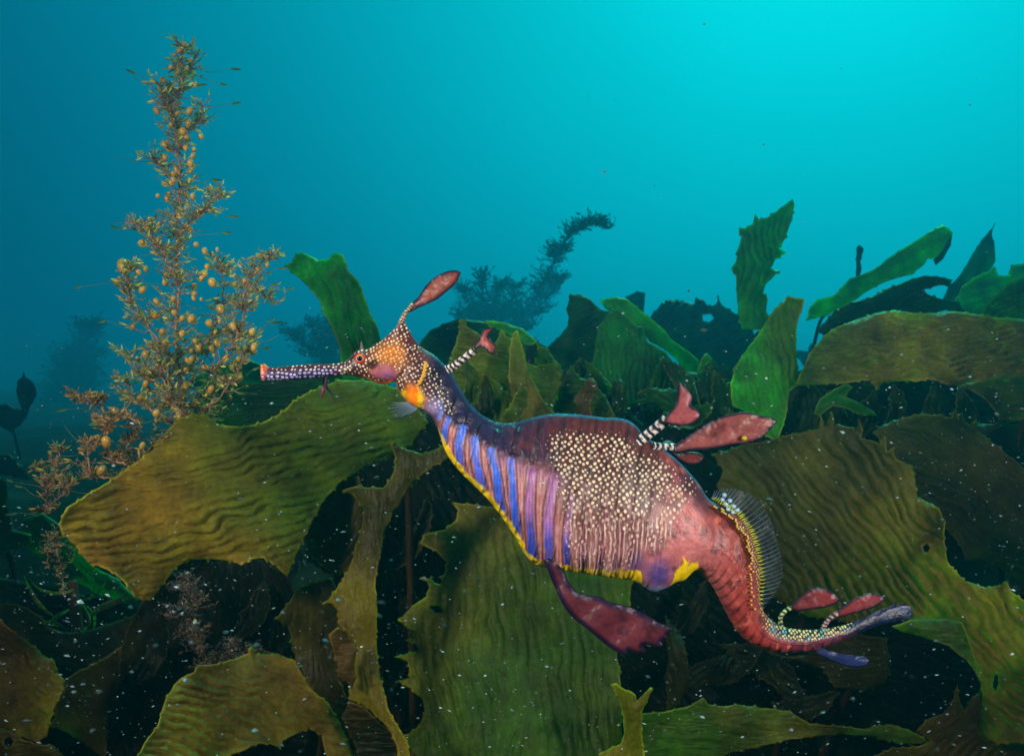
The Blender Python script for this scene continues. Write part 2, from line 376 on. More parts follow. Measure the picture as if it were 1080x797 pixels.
#=KELP=
# --- foreground, left
plant('broad rippled olive kelp blade on the left, lowest tip pointing straight down', [
    B([(62,553),(70,535),(90,522),(110,510),(130,497),(150,482),(163,468),(175,455),(190,440),(205,435),(218,437),(232,447),(255,450),(275,446),(295,436),(308,424),(325,413),(345,405),(358,400),(380,400),(400,403),(420,410),(440,428),(452,445),(432,470),(405,485),(380,496),(358,510),(340,530),(325,560),(310,590),(305,606),
       (298,604),(290,596),(278,588),(265,590),(255,596),(240,592),(222,590),(200,590),(188,597),(178,608),(168,622),(160,632),(150,634),(140,626),(125,608),(112,600),(95,595),(85,585),(75,572),(65,562)],
      0.74, BROWN, lin((66,96,10)), gx=0.045, gy=-0.03, ang=-12, lam=12.5, amp=1.5, bend=0.012, teeth=2.2, gap=13, h=5, grad=(170,560,300,470))],  # flash-lit brown at left, ambient-lit green at right, painted as a ramp
    (420,470), 0.86)
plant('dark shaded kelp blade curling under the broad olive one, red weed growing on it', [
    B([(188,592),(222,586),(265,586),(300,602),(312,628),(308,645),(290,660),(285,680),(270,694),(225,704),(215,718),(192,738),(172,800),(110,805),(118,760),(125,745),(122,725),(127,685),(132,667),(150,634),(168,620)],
      0.90, lin((52,44,10)), lin((14,22,8)), gx=0.03, ang=70, amp=0.8, teeth=1.5, grad=(128,690,215,690))], (240,640), 0.98)  # shade beneath the broad blade painted as a ramp to near black
plant('dim olive kelp blade sagging across the lower left below the spidery narrow leaves', [
    B([(-30,634),(0,636),(15,636),(27,640),(45,650),(50,661),(67,667),(87,665),(110,659),(150,645),(160,650),(140,680),(127,685),(107,695),(87,705),(82,710),(62,700),(37,682),(15,670),(-30,655)],
      0.97, lin((66,60,18)), lin((40,44,14)), ang=8, amp=0.6, lam=14, teeth=2)], (40,668), 1.05)
plant('brown kelp blade in the bottom left corner, its lit edge painted yellow', [
    B([(-40,640),(0,652),(10,662),(35,680),(45,690),(58,697),(60,708),(67,715),(68,727),(60,740),(55,755),(50,775),(40,782),(28,779),(15,771),(-40,768)],
      0.68, lin((70,50,18)), lin((118,100,18)), gx=0.03, ang=40, amp=0.5, teeth=2, gap=10, grad=(20,700,66,720))], (-20,740), 0.76)  # the light on the right edge is painted as a yellow ramp
plant('small brown kelp blade with a round hole at the bottom left edge', [
    B([(-40,766),(0,766),(12,770),(24,779),(40,784),(55,785),(68,797),(72,850),(-40,850)], 0.63, lin((58,44,16)), lin((80,66,20)), teeth=1.5, holes=[[(5,779),(10,777),(14,781),(12,786),(7,787),(4,783)]], amp=0.3)], (20,830), 0.66)
plant('plain tan kelp blade between the sagging blade and the corner blade', [
    B([(129,680),(107,695),(87,705),(70,715),(67,730),(58,742),(58,755),(52,765),(70,772),(90,785),(110,800),(112,850),(130,850),(112,800),(113,770),(115,745),(122,725)],
      0.84, lin((84,70,22)), lin((66,54,20)), ang=60, amp=0.4, teeth=1.5, gap=9)], (110,800), 0.88)
plant('olive kelp blade along the bottom with one upper thorn, below the red weed', [
    B([(138,850),(145,797),(152,783),(165,766),(170,750),(175,735),(183,722),(190,715),(205,708),(208,701),(225,700),(245,695),(262,688),(266,679),(270,689),(290,688),(299,691),(312,697),(320,712),(327,725),(347,741),(358,760),(366,778),(372,797),(378,850),(355,850),(345,800),(338,775),(326,769),(314,773),(299,780),(296,790),(285,784),(272,784),(260,790),(240,797),(225,850)],
      0.66, OLIVE * 0.85, lin((104,82,20)), gx=0.05, gy=-0.04, ang=18, lam=13, amp=1.4, teeth=1.5, grad=(180,760,260,740))], (330,750), 0.75)
# --- foreground, centre
plant('tall narrow olive kelp blade standing left of the black gap, thorned on its left edge', [
    B([(360,517),(377,512),(390,514),(404,514),(411,505),(415,497),(417,483),(413,472),(414,462),(424,472),(446,478),(468,470),(480,480),(457,492),(435,510),(418,536),(407,558),(399,597),(396,619),(398,640),(397,674),(401,711),(410,748),(423,770),(430,780),(440,850),(425,850),(418,785),(408,766),(393,753),(381,743),(368,738),(367,728),(372,716),(371,699),(374,684),(371,674),(363,664),(357,658),(356,645),(349,637),(339,636),(346,632),(360,613),(371,591),(374,575),(382,552),(383,539),(372,522)],
      0.72, lin((108,88,18)), lin((56,56,12)), gy=-0.02, ang=86, lam=15, amp=0.3, teeth=2.2, gap=13, grad=(365,600,400,560)),
    B([(368,738),(385,746),(400,762),(423,774),(440,800),(446,850),(390,850),(376,790),(360,755)], 0.70, DKBROWN, DARK, amp=0.5, teeth=1.5)],
    (425,500), 0.80)
plant('torn brown kelp blade with pointed lobes under the broad left blade', [
    B([(309,539),(335,528),(348,511),(353,497),(362,494),(380,505),(386,540),(384,556),(375,592),(358,608),(340,597),(325,582),(321,563),(329,552),(323,543)],
      0.80, lin((78,62,26)), lin((48,44,18)), ang=-60, amp=1.0, teeth=3, gap=11),
    B([(343,487),(352,476),(370,470),(372,458),(390,451),(410,450),(426,461),(418,475),(400,485),(385,494),(365,502),(350,499)], 0.83, lin((70,70,22)), lin((26,34,12)), ang=20, amp=1.2, teeth=2.5)], (370,560), 0.88)
plant('pleated brown kelp blade standing behind the tall narrow blade at lower centre', [
    B([(311,622),(330,613),(350,610),(366,640),(362,670),(356,690),(358,715),(366,735),(352,742),(336,737),(325,721),(314,699),(307,686),(307,672),(302,659),(289,653),(305,635)],
      0.80, lin((86,72,26)), lin((40,36,14)), ang=88, lam=13, amp=1.4, teeth=2.5, gap=11, grad=(310,680,352,680)),
    B([(346,669),(356,661),(366,664),(373,676),(377,684),(374,700),(375,716),(371,726),(364,720),(354,716),(355,704),(351,686)], 0.685, lin((92,66,30)), lin((74,54,24)), teeth=1.5, amp=0.4)], (340,720), 0.86)
plant('large rippled green kelp blade below the seadragon belly, its left edge jagged', [
    B([(475,529),(495,531),(518,534),(545,540),(600,575),(650,592),(668,606),(664,640),(655,668),(651,691),(654,706),(655,720),(656,773),(660,850),(448,850),(440,800),(424,777),(438,768),(448,751),(445,738),(433,726),(417,718),(431,714),(430,699),(415,692),(440,686),(438,679),(425,675),(435,672),(435,665),(428,662),(419,654),(437,637),(450,628),(452,620),(450,613),(442,610),(459,609),(468,606),(471,593),(460,581),(441,573),(450,562),(470,558),(481,548),(483,538)],
      0.80, lin((108,96,18)), lin((50,88,14)), gy=-0.04, ang=84, lam=15, amp=1.0, bend=0.014, teeth=2.0, gap=15, h=5, grad=(440,600,560,690),
      holes=[[(455,609),(461,608),(466,612),(464,616),(458,614)], [(453,640),(459,638),(465,642),(467,646),(460,646)]])], (560,700), 0.88)
plant('small forked yellow-green kelp blade rising from the bottom edge right of the large green blade', [
    B([(644,721),(649,720),(660,727),(668,730),(672,738),(679,731),(686,724),(689,725),(683,738),(677,751),(677,773),(680,795),(682,850),(622,850),(631,794),(644,788),(654,784),(658,773),(657,755),(653,740)],
      0.60, lin((120,106,16)), lin((96,88,16)), ang=85, amp=0.25, teeth=1.2, h=4)], (655,840), 0.62)
plant('long low green kelp blade tapering right along the bottom edge', [
    B([(676,752),(709,748),(729,743),(741,735),(747,742),(762,744),(778,742),(809,746),(831,749),(842,755),(853,762),(870,764),(889,765),(911,768),(925,765),(939,763),(955,768),(968,773),(980,782),(963,784),(946,784),(924,778),(889,774),(852,777),(831,780),(798,789),(775,793),(764,797),(745,850),(674,850)],
      0.70, lin((52,88,18)), lin((84,84,20)), ang=3, lam=16, amp=0.7, teeth=1.8, gap=12, gx=0.02)], (700,830), 0.74)
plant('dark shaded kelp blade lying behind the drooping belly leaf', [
    B([(640,640),(670,600),(720,610),(770,655),(830,690),(880,722),(960,742),(940,768),(830,756),(760,752),(700,756),(660,730)], 1.02, lin((24,26,10)), lin((16,24,10)), amp=1.0, teeth=3, ang=20)], (800,740), 1.1)  # dark sheet standing in for the black shade here
plant('brown kelp stub below the tail tip of the seadragon', [
    B([(800,684),(830,692),(850,690),(870,670),(900,668),(935,672),(940,700),(935,720),(912,728),(880,725),(868,706),(850,700),(820,692)], 0.84, lin((62,52,18)), DKBROWN, amp=0.5, teeth=2)], (910,720), 0.9)
# --- foreground, right
plant('huge ribbed olive kelp blade behind the seadragon tail, folding down at the right edge', [
    B([(750,478),(769,474),(785,468),(810,464),(834,458),(862,452),(866,437),(870,448),(878,433),(881,448),(890,449),(903,452),(906,440),(910,452),(909,462),(920,464),(928,468),(932,458),(936,476),(943,470),(945,484),(963,491),(966,508),(968,523),(980,530),(991,536),(997,553),(996,571),(1000,592),(1010,604),(1018,612),(1040,619),(1056,616),(1062,611),(1068,624),(1085,636),(1130,650),(1130,795),(1080,783),(1050,784),(1033,777),(1029,766),(1036,745),(1034,719),(1030,706),(1022,688),(1017,665),(1013,659),(990,656),(961,654),(930,656),(890,655),(850,650),(815,630),(796,604),(778,592),(786,570),(768,556),(772,530),(756,514),(762,496)],
      0.78, lin((60,60,18)), lin((136,116,26)), gx=-0.055, ang=50, lam=13, amp=1.5, bend=0.012, teeth=1.8, gap=12, grad=(860,500,1000,640),
      holes=[[(973,576),(977,573),(981,577),(979,582),(975,582)], [(1049,712),(1052,712),(1053,722),(1050,728),(1047,724)]]),
    B([(940,660),(960,653),(998,652),(1015,656),(1020,668),(1027,690),(1033,706),(1036,722),(1020,697),(1000,681),(975,672),(950,666)], 0.635, lin((66,92,22)), lin((52,76,18)), amp=0.3, teeth=0, h=4, label='smooth green folded-over edge of the blade')],
    (860,640), 0.88)
plant('brown kelp blade curling up around the dark hollow at lower right', [
    B([(966,770),(978,758),(993,753),(1005,738),(1010,720),(1012,738),(1016,748),(1023,738),(1034,728),(1036,743),(1033,758),(1032,768),(1038,778),(1048,783),(1080,783),(1130,784),(1130,850),(880,850),(915,800),(940,788),(970,786),(980,781)],
      0.74, lin((74,58,16)), lin((96,80,20)), ang=-40, amp=0.9, teeth=2, gap=11)], (1000,840), 0.78)
plant('brown ribbed kelp blade at the right edge behind the huge one', [
    B([(920,455),(940,444),(955,440),(968,437),(990,437),(1004,440),(1007,431),(1010,439),(1015,434),(1017,444),(1027,449),(1030,441),(1031,454),(1041,462),(1054,470),(1061,478),(1071,485),(1080,493),(1140,520),(1140,650),(1075,625),(1060,602),(1048,596),(1033,589),(1019,592),(1013,576),(1001,560),(980,545),(950,490)],
      0.90, lin((86,74,24)), lin((50,60,24)), ang=24, lam=12, amp=1.5, teeth=2, gap=12, grad=(1030,560,960,460))], (1020,560), 0.98)
plant('long tan ridged kelp blade lying across the upper right, scalloped along its lower edge', [
    B([(838,407),(845,392),(854,372),(870,353),(884,344),(903,337),(923,330),(942,327),(968,330),(988,330),(1007,328),(1033,332),(1060,335),(1080,337),(1140,340),(1140,400),(1090,405),(1073,409),(1066,402),(1056,396),(1040,402),(1017,406),(1001,407),(990,402),(978,400),(966,403),(952,402),(940,403),(932,404),(924,412),(918,402),(909,401),(890,405),(870,406)],
      1.02, lin((60, 96, 26)), lin((158, 132, 42)), ang=0, lam=8, amp=1.7, teeth=1.5, gap=12, gy=-0.05, grad=(850,380,960,370))], (960,400), 1.1)
plant('grey-green kelp blade end hanging at the right edge under the tan ridged blade', [
    B([(1007,407),(1024,412),(1040,422),(1050,435),(1053,443),(1066,445),(1079,443),(1140,445),(1140,398),(1060,396),(1040,400),(1017,405)], 0.94, lin((58,78,36)), lin((80,84,36)), ang=8, lam=8, amp=1.2, teeth=1.3)], (1100,430), 1.0)
plant('dim brown kelp blade at the right edge between two rippled blades', [
    B([(1020,446),(1060,447),(1140,448),(1140,530),(1090,505),(1060,482),(1035,462)], 1.05, lin((60,46,26)), lin((40,56,28)), ang=2, lam=10, amp=1.0)], (1100,480), 1.1)
plant('ribbed dark green kelp hump at the right edge above the tan blade', [
    B([(1030,336),(1045,316),(1062,300),(1085,290),(1140,286),(1140,345),(1060,342)], 1.2, lin((28,66,24)), lin((40,80,28)), ang=-25, lam=8, amp=1.5)], (1100,330), 1.25)
plant('glowing bright green kelp blade at the right edge against the water', [
    B([(1000,332),(1014,302),(1028,292),(1040,287),(1050,281),(1053,290),(1064,290),(1066,279),(1090,276),(1140,274),(1140,320),(1060,320),(1045,335)], 1.5, lin((70,150,36)), lin((56,130,36)), ang=-20, lam=14, amp=0.8, teeth=1)], (1060,330), 1.55)
plant('pointed dark kelp blade rising at upper right, its tip like a spear', [
    B([(1050,235),(1046,246),(1049,258),(1050,272),(1047,281),(1037,295),(1036,325),(1019,332),(1003,326),(994,316),(1000,302),(1009,294),(1019,280),(1026,267),(1035,253),(1044,243)], 1.6, lin((18,48,26)), lin((30,82,34)), ang=-70, lam=12, amp=0.8, teeth=1, h=4)], (1015,325), 1.62)
plant('long bright green kelp blade reaching up right with a dark curled tip', [
    B([(994,237),(1001,241),(1005,246),(1002,258),(993,274),(987,279),(985,272),(978,273),(975,279),(961,290),(935,297),(917,306),(903,316),(885,328),(870,334),(850,338),(854,324),(861,316),(880,311),(896,294),(923,283),(936,272),(965,254),(980,244)], 1.4, lin((62,150,34)), lin((48,124,34)), ang=-35, lam=18, amp=0.6, teeth=0.8, gap=25, h=4),
    B([(1004,248),(1003,259),(995,273),(987,280),(984,274),(992,266),(998,256)], 1.38, lin((16,40,26)), lin((14,36,24)), teeth=0, amp=0.1, h=4, label='dark curled tip')], (870,332), 1.45)
plant('dark arching kelp blades lying on top of the tan ridged blade', [
    B([(862,348),(880,328),(900,318),(919,313),(935,304),(960,295),(974,291),(988,291),(1005,295),(1001,301),(990,301),(972,306),(988,314),(1012,318),(1018,330),(998,327),(984,330),(967,332),(949,327),(935,333),(910,337),(895,345),(872,356)], 1.22, lin((12,40,28)), lin((20,58,32)), ang=-15, lam=12, amp=1.6, teeth=1.5, gap=10, h=4)], (930,330), 1.27)
plant('thin dark stalk with a small knob standing alone at upper right', [
    B([(904,260),(908,259),(911,262),(909,270),(907,276),(909,284),(906,294),(905,310),(902,310),(903,290),(903,276),(903,266)], 1.6, lin((10,30,28)), lin((14,34,30)), teeth=0.8, gap=6, amp=0.1, h=3)], (904,308), 1.6, group=None)
# --- middle distance
plant('upright thorny green kelp blade silhouetted against the water right of centre', [
    B([(836,210),(838,216),(836,232),(828,252),(822,262),(830,267),(818,273),(812,285),(823,285),(815,293),(807,301),(805,309),(810,316),(808,328),(815,338),(800,348),(782,348),(778,329),(777,314),(776,290),(771,283),(776,276),(777,265),(782,249),(779,240),(786,241),(794,236),(796,225),(801,232),(812,228),(823,219)],
      1.3, lin((44,110,36)), lin((28,84,34)), ang=94, lam=9, amp=1.3, teeth=2, gap=18, h=4)], (800,350), 1.35)
plant('bright green kelp blade standing folded above the spotted back leaf', [
    B([(826,318),(830,312),(840,314),(849,315),(846,327),(843,334),(840,350),(840,368),(843,395),(842,405),(833,413),(829,440),(820,466),(800,456),(788,436),(772,428),(770,405),(775,386),(788,368),(801,350),(817,325)],
      1.02, lin((44,134,44)), lin((70,92,14)), ang=80, lam=9, amp=0.9, teeth=1.0, gap=18, h=4, grad=(795,390,835,370)),
    B([(745,372),(754,381),(752,393),(742,405),(736,404),(735,391),(739,379)], 1.12, lin((44,136,60)), lin((40,120,50)), teeth=0, amp=0.2, h=4),
    B([(753,418),(765,404),(775,400),(778,413),(773,436),(756,440)], 1.06, lin((44,136,50)), lin((40,110,40)), teeth=0, amp=0.3, h=4)], (810,450), 1.08)
plant('diagonal light green kelp strap sloping down right behind the dark kelp', [
    B([(632,316),(647,313),(661,315),(670,322),(686,335),(700,347),(708,358),(727,371),(737,380),(738,392),(722,390),(710,376),(698,367),(688,362),(678,353),(669,343),(655,331),(647,329),(639,326)], 1.34, lin((48,138,46)), lin((44,120,44)), ang=38, lam=16, amp=0.6, teeth=0.7, h=4)], (730,388), 1.4)
plant('dark folded kelp blade curling over in the middle behind the seadragon back', [
    B([(601,310),(612,310),(623,316),(633,326),(645,330),(656,345),(655,400),(640,430),(600,405),(572,385),(565,372),(580,364),(590,355),(599,343),(600,335),(597,326)], 1.30, lin((14,50,30)), lin((18,64,28)), ang=-8, lam=9, amp=1.5, teeth=1.2, h=4),
    B([(630,345),(640,331),(651,327),(661,334),(669,344),(678,344),(682,359),(700,370),(716,388),(705,440),(620,445),(622,410)], 1.24, lin((14,56,24)), lin((20,72,26)), ang=84, lam=7, amp=1.2, teeth=1.2, h=4)], (650,430), 1.3)
plant('far bluish-dark kelp clump with a gap of water showing through, right of centre', [
    B([(684,345),(688,331),(696,322),(706,316),(722,318),(733,320),(734,313),(743,318),(746,322),(757,323),(756,311),(762,322),(776,331),(790,340),(800,360),(790,390),(760,400),(735,395),(715,370),(700,355)], 1.75, lin((10,42,34)), lin((14,54,34)), ang=-30, lam=10, amp=1.8, teeth=2, gap=9, h=4, holes=[[(741,332),(750,331),(753,336),(748,340),(741,338)]])], (750,390), 1.8)
plant('small far kelp tip peeping over the light green strap', [
    B([(659,313),(674,307),(681,309),(680,320),(679,330),(668,330)], 2.0, lin((12,56,40)), lin((12,56,40)), teeth=1, h=4)], (670,330), 2.0)
plant('green kelp blades with upright fingers just behind the seadragon neck', [
    B([(485,336),(489,337),(493,344),(504,351),(510,362),(520,364),(526,354),(529,348),(534,354),(541,356),(545,348),(549,358),(553,371),(556,382),(566,386),(578,383),(591,384),(594,395),(591,407),(584,420),(580,445),(560,460),(520,460),(490,430),(472,400),(474,380),(483,353)],
      0.92, lin((60,94,18)), lin((94,96,16)), ang=10, lam=12, amp=1.8, teeth=1.8, gap=10, h=4),
    B([(540,352),(545,348),(548,356),(553,372),(560,395),(572,420),(590,440),(560,450),(540,440),(536,400),(537,370)], 0.88, YEL * 0.35, lin((90,100,16)), ang=90, lam=14, amp=0.5, teeth=1, h=4)], (530,440), 0.98)
plant('dark rounded kelp mound behind the head and neck', [
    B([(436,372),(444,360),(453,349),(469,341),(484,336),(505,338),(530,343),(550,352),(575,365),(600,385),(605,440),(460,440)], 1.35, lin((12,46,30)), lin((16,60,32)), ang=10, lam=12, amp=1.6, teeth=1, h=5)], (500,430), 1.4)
plant('pale green kelp strap arching over the mound behind the forked neck leaf', [
    B([(510,338),(520,338),(533,340),(551,346),(567,360),(562,364),(553,364),(545,357),(530,350),(516,345)], 1.2, lin((52,150,60)), lin((46,130,50)), ang=20, amp=0.3, teeth=0, h=4)], (560,362), 1.25)
plant('tall dark green kelp blade with a forked top, standing behind the snout', [
    B([(300,280),(308,276),(312,266),(323,268),(337,274),(344,274),(353,266),(362,269),(366,283),(378,296),(385,314),(389,326),(394,337),(399,346),(402,360),(410,400),(420,440),(370,440),(362,400),(357,362),(350,346),(341,330),(337,317),(326,303),(314,292),(305,285)],
      1.12, lin((22,92,22)), lin((16,74,22)), ang=70, lam=16, amp=0.6, teeth=1.2, gap=22, h=4)], (395,430), 1.18)
plant('shaded green kelp blades below the snout at left, behind the broad olive blade', [
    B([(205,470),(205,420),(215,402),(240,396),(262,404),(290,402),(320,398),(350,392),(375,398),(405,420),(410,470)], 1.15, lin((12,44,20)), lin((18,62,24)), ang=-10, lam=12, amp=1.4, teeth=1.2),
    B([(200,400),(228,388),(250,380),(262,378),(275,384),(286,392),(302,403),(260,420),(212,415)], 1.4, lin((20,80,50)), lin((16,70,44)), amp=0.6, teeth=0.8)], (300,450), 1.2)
plant('dim olive kelp blade at the far left edge', [
    B([(-40,500),(0,503),(7,509),(8,535),(15,558),(33,563),(33,575),(14,581),(0,585),(-40,590)], 1.05, lin((66,66,30)), lin((56,66,34)), teeth=1, amp=0.5)], (-10,570), 1.1)
plant('dark kelp mound at the far left edge behind the dim olive blade', [
    B([(-60,472),(10,478),(30,500),(45,530),(70,562),(110,600),(140,632),(100,655),(40,650),(-60,655)], 1.5, lin((10,36,28)), lin((14,44,30)), ang=40, amp=1.6)], (20,620), 1.55)
plant('teal-green kelp blade peeping out beneath the left tip of the broad olive blade', [
    B([(22,548),(45,540),(62,552),(75,573),(100,598),(125,610),(146,632),(130,636),(100,625),(60,600),(30,580)], 1.12, lin((20,78,46)), lin((16,60,36)), ang=40, amp=1.0, teeth=0.8)], (100,610), 1.18)
plant('dark kelp silhouette with a teardrop blade floating at the far left', [
    B([(25,391),(27,398),(34,402),(38,408),(39,416),(36,422),(32,428),(29,438),(22,448),(12,456),(0,450),(-20,448),(-20,428),(0,427),(8,426),(16,430),(23,432),(20,424),(17,412),(18,402),(23,398)], 1.9, lin((8,24,22)), lin((8,24,22)), teeth=0.8, amp=0.6, h=4)], (5,445), 1.9)
#=ENDKELP=

plant('green kelp straps crossing low behind the seadragon back', [
    B([(618,434),(640,427),(670,422),(700,414),(712,412),(712,419),(690,424),(660,432),(630,440)], 1.1, lin((28,92,36)), lin((24,76,32)), teeth=0, h=4, ang=-12, amp=.3),
    B([(632,394),(640,399),(648,410),(660,418),(655,430),(640,424),(632,410)], 1.08, lin((36,110,60)), lin((30,90,50)), teeth=0, h=4, amp=.3),
    B([(602,384),(612,398),(626,402),(640,420),(650,440),(600,450),(585,430),(590,405)], 0.98, lin((52,84,16)), lin((40,66,18)), teeth=1.5, h=4, amp=1.0)], (660,436), 1.12)
plant('green kelp tongues hanging under the left end of the tan ridged blade', [
    B([(864,420),(880,410),(892,404),(900,408),(892,418),(905,424),(920,432),(925,438),(908,438),(890,430),(878,428),(866,438),(858,436)], 0.98, lin((36,104,24)), lin((26,74,24)), teeth=0.6, h=4, amp=.3),
    B([(845,400),(858,404),(870,420),(862,450),(848,470),(838,455),(836,425)], 1.04, lin((30,66,18)), lin((20,46,18)), teeth=0.6, h=4, amp=.8, ang=80)], (862,440), 1.08)
plant('small brown ruffled weed standing between the green blades behind the back', [
    B([(608,432),(606,420),(612,410),(618,402),(624,398),(630,404),(628,414),(622,424),(624,440),(610,444)], 0.93, lin((84,58,24)), lin((50,50,18)), teeth=1.8, gap=5, h=3, amp=.6)], (616,440), 0.95, cat='seaweed')
for lab_, poly_, d_, a_ in [('dark filler kelp blade for the shade under the tan ridged blade', [(815,400),(850,388),(900,380),(960,385),(1020,392),(1130,392),(1130,470),(1040,480),(960,470),(900,474),(850,478),(815,470)], 1.16, 10),
    ('dark filler kelp blade in the hollow between neck and broad left blade', [(380,430),(420,420),(470,445),(500,500),(540,560),(520,640),(470,660),(430,620),(400,560),(370,500)], 1.02, 60),
    ('dark filler kelp blade closing the gap left of the large rippled green blade', [(360,560),(400,540),(450,560),(470,640),(460,720),(440,790),(400,780),(370,700),(350,620)], 0.98, 80),
    ('dark filler kelp blade behind the seadragon back leaves', [(640,395),(700,385),(770,400),(830,420),(850,470),(800,500),(720,480),(650,450)], 1.26, -10),
    ('dark filler kelp blade below the seadragon vent', [(630,560),(700,580),(790,600),(800,680),(760,740),(690,760),(640,700)], 1.0, 40),
    ('dark filler kelp blade deep behind the tail leaves', [(780,600),(860,620),(960,640),(1040,660),(1050,740),(960,780),(860,760),(790,720)], 0.98, 15),
    ('dark filler kelp blade deep behind the bottom left corner', [(-40,600),(60,620),(150,640),(260,700),(320,760),(300,850),(-40,850)], 1.12, 20)]:
    plant(lab_, [B(poly_, d_, DARK * 0.45, lin((16, 30, 12)), ang=a_, amp=1.6, teeth=3, h=7, bend=0.03)], tuple(np.mean(poly_, 0)), d_ + 0.05, group='dark filler blades for the shaded gaps')  # fillers added in near-black colours so the gaps read as shade
# understory blades closing the gaps, most coloured dark to stand for deep shade
def gen_blade(cx, cy, L, Wd, ang, rnd):
    ca, sa = math.cos(ang), math.sin(ang); L2, R2 = [], []
    for i in range(9):
        t = i / 8; w = Wd * math.sin(math.pi * min(1, 0.12 + t * 0.9)) ** 0.7 * rnd.uniform(0.8, 1.15)
        bx = (t - 0.5) * L; by = 0.16 * L * math.sin(t * 2.6 + rnd.uniform(-0.2, 0.2))
        L2.append((cx + bx * ca - (by + w) * sa, cy + bx * sa + (by + w) * ca)); R2.append((cx + bx * ca - (by - w) * sa, cy + bx * sa + (by - w) * ca))
    return L2 + R2[::-1]
rnd = random.Random(5)
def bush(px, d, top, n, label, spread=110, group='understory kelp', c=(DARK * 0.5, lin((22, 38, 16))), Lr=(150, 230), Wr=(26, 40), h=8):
    d = dm(d); x0 = (px - 540) / F * d; bz = float(H(x0, d)); e = empty('kelp_plant', (x0, d, bz), label, 'kelp', group)
    k = 0.9 / d
    for i in range(n):
        a = math.radians(-90 + (i - (n - 1) / 2) * 150 / max(n, 1) + rnd.uniform(-14, 14))
        L = rnd.uniform(*Lr) * k; w = rnd.uniform(*Wr) * k
        cx = px + math.cos(a) * L * 0.5 + rnd.uniform(-0.15, 0.15) * spread * k; cy = top + L * 0.55 - (math.sin(a) + 1) * -L * 0.35
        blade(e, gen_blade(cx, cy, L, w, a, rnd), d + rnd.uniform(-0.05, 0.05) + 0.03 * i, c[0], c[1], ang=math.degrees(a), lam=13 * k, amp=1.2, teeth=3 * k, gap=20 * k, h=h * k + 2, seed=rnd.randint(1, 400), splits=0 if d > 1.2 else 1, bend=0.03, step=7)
    stipe_to(e, (px, top + 120 * k), d + 0.02, 0.05, 0.006)
    return e
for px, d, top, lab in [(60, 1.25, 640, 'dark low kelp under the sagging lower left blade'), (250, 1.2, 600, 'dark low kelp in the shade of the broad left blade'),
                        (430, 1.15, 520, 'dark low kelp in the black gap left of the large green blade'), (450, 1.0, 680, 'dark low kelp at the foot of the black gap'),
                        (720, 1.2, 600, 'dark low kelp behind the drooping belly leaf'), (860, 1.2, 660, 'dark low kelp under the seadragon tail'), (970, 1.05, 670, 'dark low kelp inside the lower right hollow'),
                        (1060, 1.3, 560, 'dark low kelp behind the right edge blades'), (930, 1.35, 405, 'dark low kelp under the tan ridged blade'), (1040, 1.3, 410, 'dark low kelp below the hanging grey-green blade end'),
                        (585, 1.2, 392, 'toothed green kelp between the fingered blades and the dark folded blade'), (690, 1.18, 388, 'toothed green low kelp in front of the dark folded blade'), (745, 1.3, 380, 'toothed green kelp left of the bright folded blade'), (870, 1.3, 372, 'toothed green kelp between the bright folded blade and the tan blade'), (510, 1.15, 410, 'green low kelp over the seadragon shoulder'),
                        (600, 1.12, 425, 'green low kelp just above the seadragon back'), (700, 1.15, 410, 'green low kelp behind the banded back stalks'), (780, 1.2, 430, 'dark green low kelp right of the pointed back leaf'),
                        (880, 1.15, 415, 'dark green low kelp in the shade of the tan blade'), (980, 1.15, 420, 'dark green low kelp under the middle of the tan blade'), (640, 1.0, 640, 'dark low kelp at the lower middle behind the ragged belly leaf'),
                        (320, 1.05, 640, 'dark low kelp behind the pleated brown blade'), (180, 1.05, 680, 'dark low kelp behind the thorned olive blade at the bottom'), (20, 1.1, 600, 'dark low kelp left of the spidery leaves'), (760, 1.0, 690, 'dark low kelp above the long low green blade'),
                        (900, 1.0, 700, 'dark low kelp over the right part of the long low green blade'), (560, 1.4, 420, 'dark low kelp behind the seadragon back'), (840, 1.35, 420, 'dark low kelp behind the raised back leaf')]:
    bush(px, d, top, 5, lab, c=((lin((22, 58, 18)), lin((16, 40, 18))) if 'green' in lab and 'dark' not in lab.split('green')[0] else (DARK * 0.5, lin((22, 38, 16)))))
for i, (px, d, top, pos_) in enumerate([(-30, 2.3, 505, 'at the left edge of the picture'), (60, 2.7, 492, 'left of the pale stringy tuft'), (150, 2.4, 498, 'behind the short yellowish weed tuft'), (240, 2.2, 470, 'behind the foot of the tall float weed'), (110, 3.4, 478, 'below the faint tall weed column'), (10, 3.8, 470, 'under the floating teardrop silhouette'), (320, 2.9, 455, 'behind the snout of the seadragon'),
        (420, 2.6, 430, 'behind the seadragon throat'), (200, 3.9, 462, 'far behind the float weed stems'), (620, 2.6, 380, 'behind the dark folded blade in the middle'), (720, 3.0, 375, 'behind the bluish-dark kelp clump'), (860, 2.4, 360, 'between the bright folded blade and the tan blade'), (960, 2.8, 350, 'behind the dark arching blades'), (1060, 2.4, 345, 'behind the glowing blade at the right edge'), (540, 3.4, 400, 'under the leaning feathery weed')]):
    bush(px, d, top, 4, 'faint far kelp ' + pos_, group='far kelp plants', Lr=(110, 170), c=(lin((14, 40, 26)), lin((20, 60, 34))), h=10)

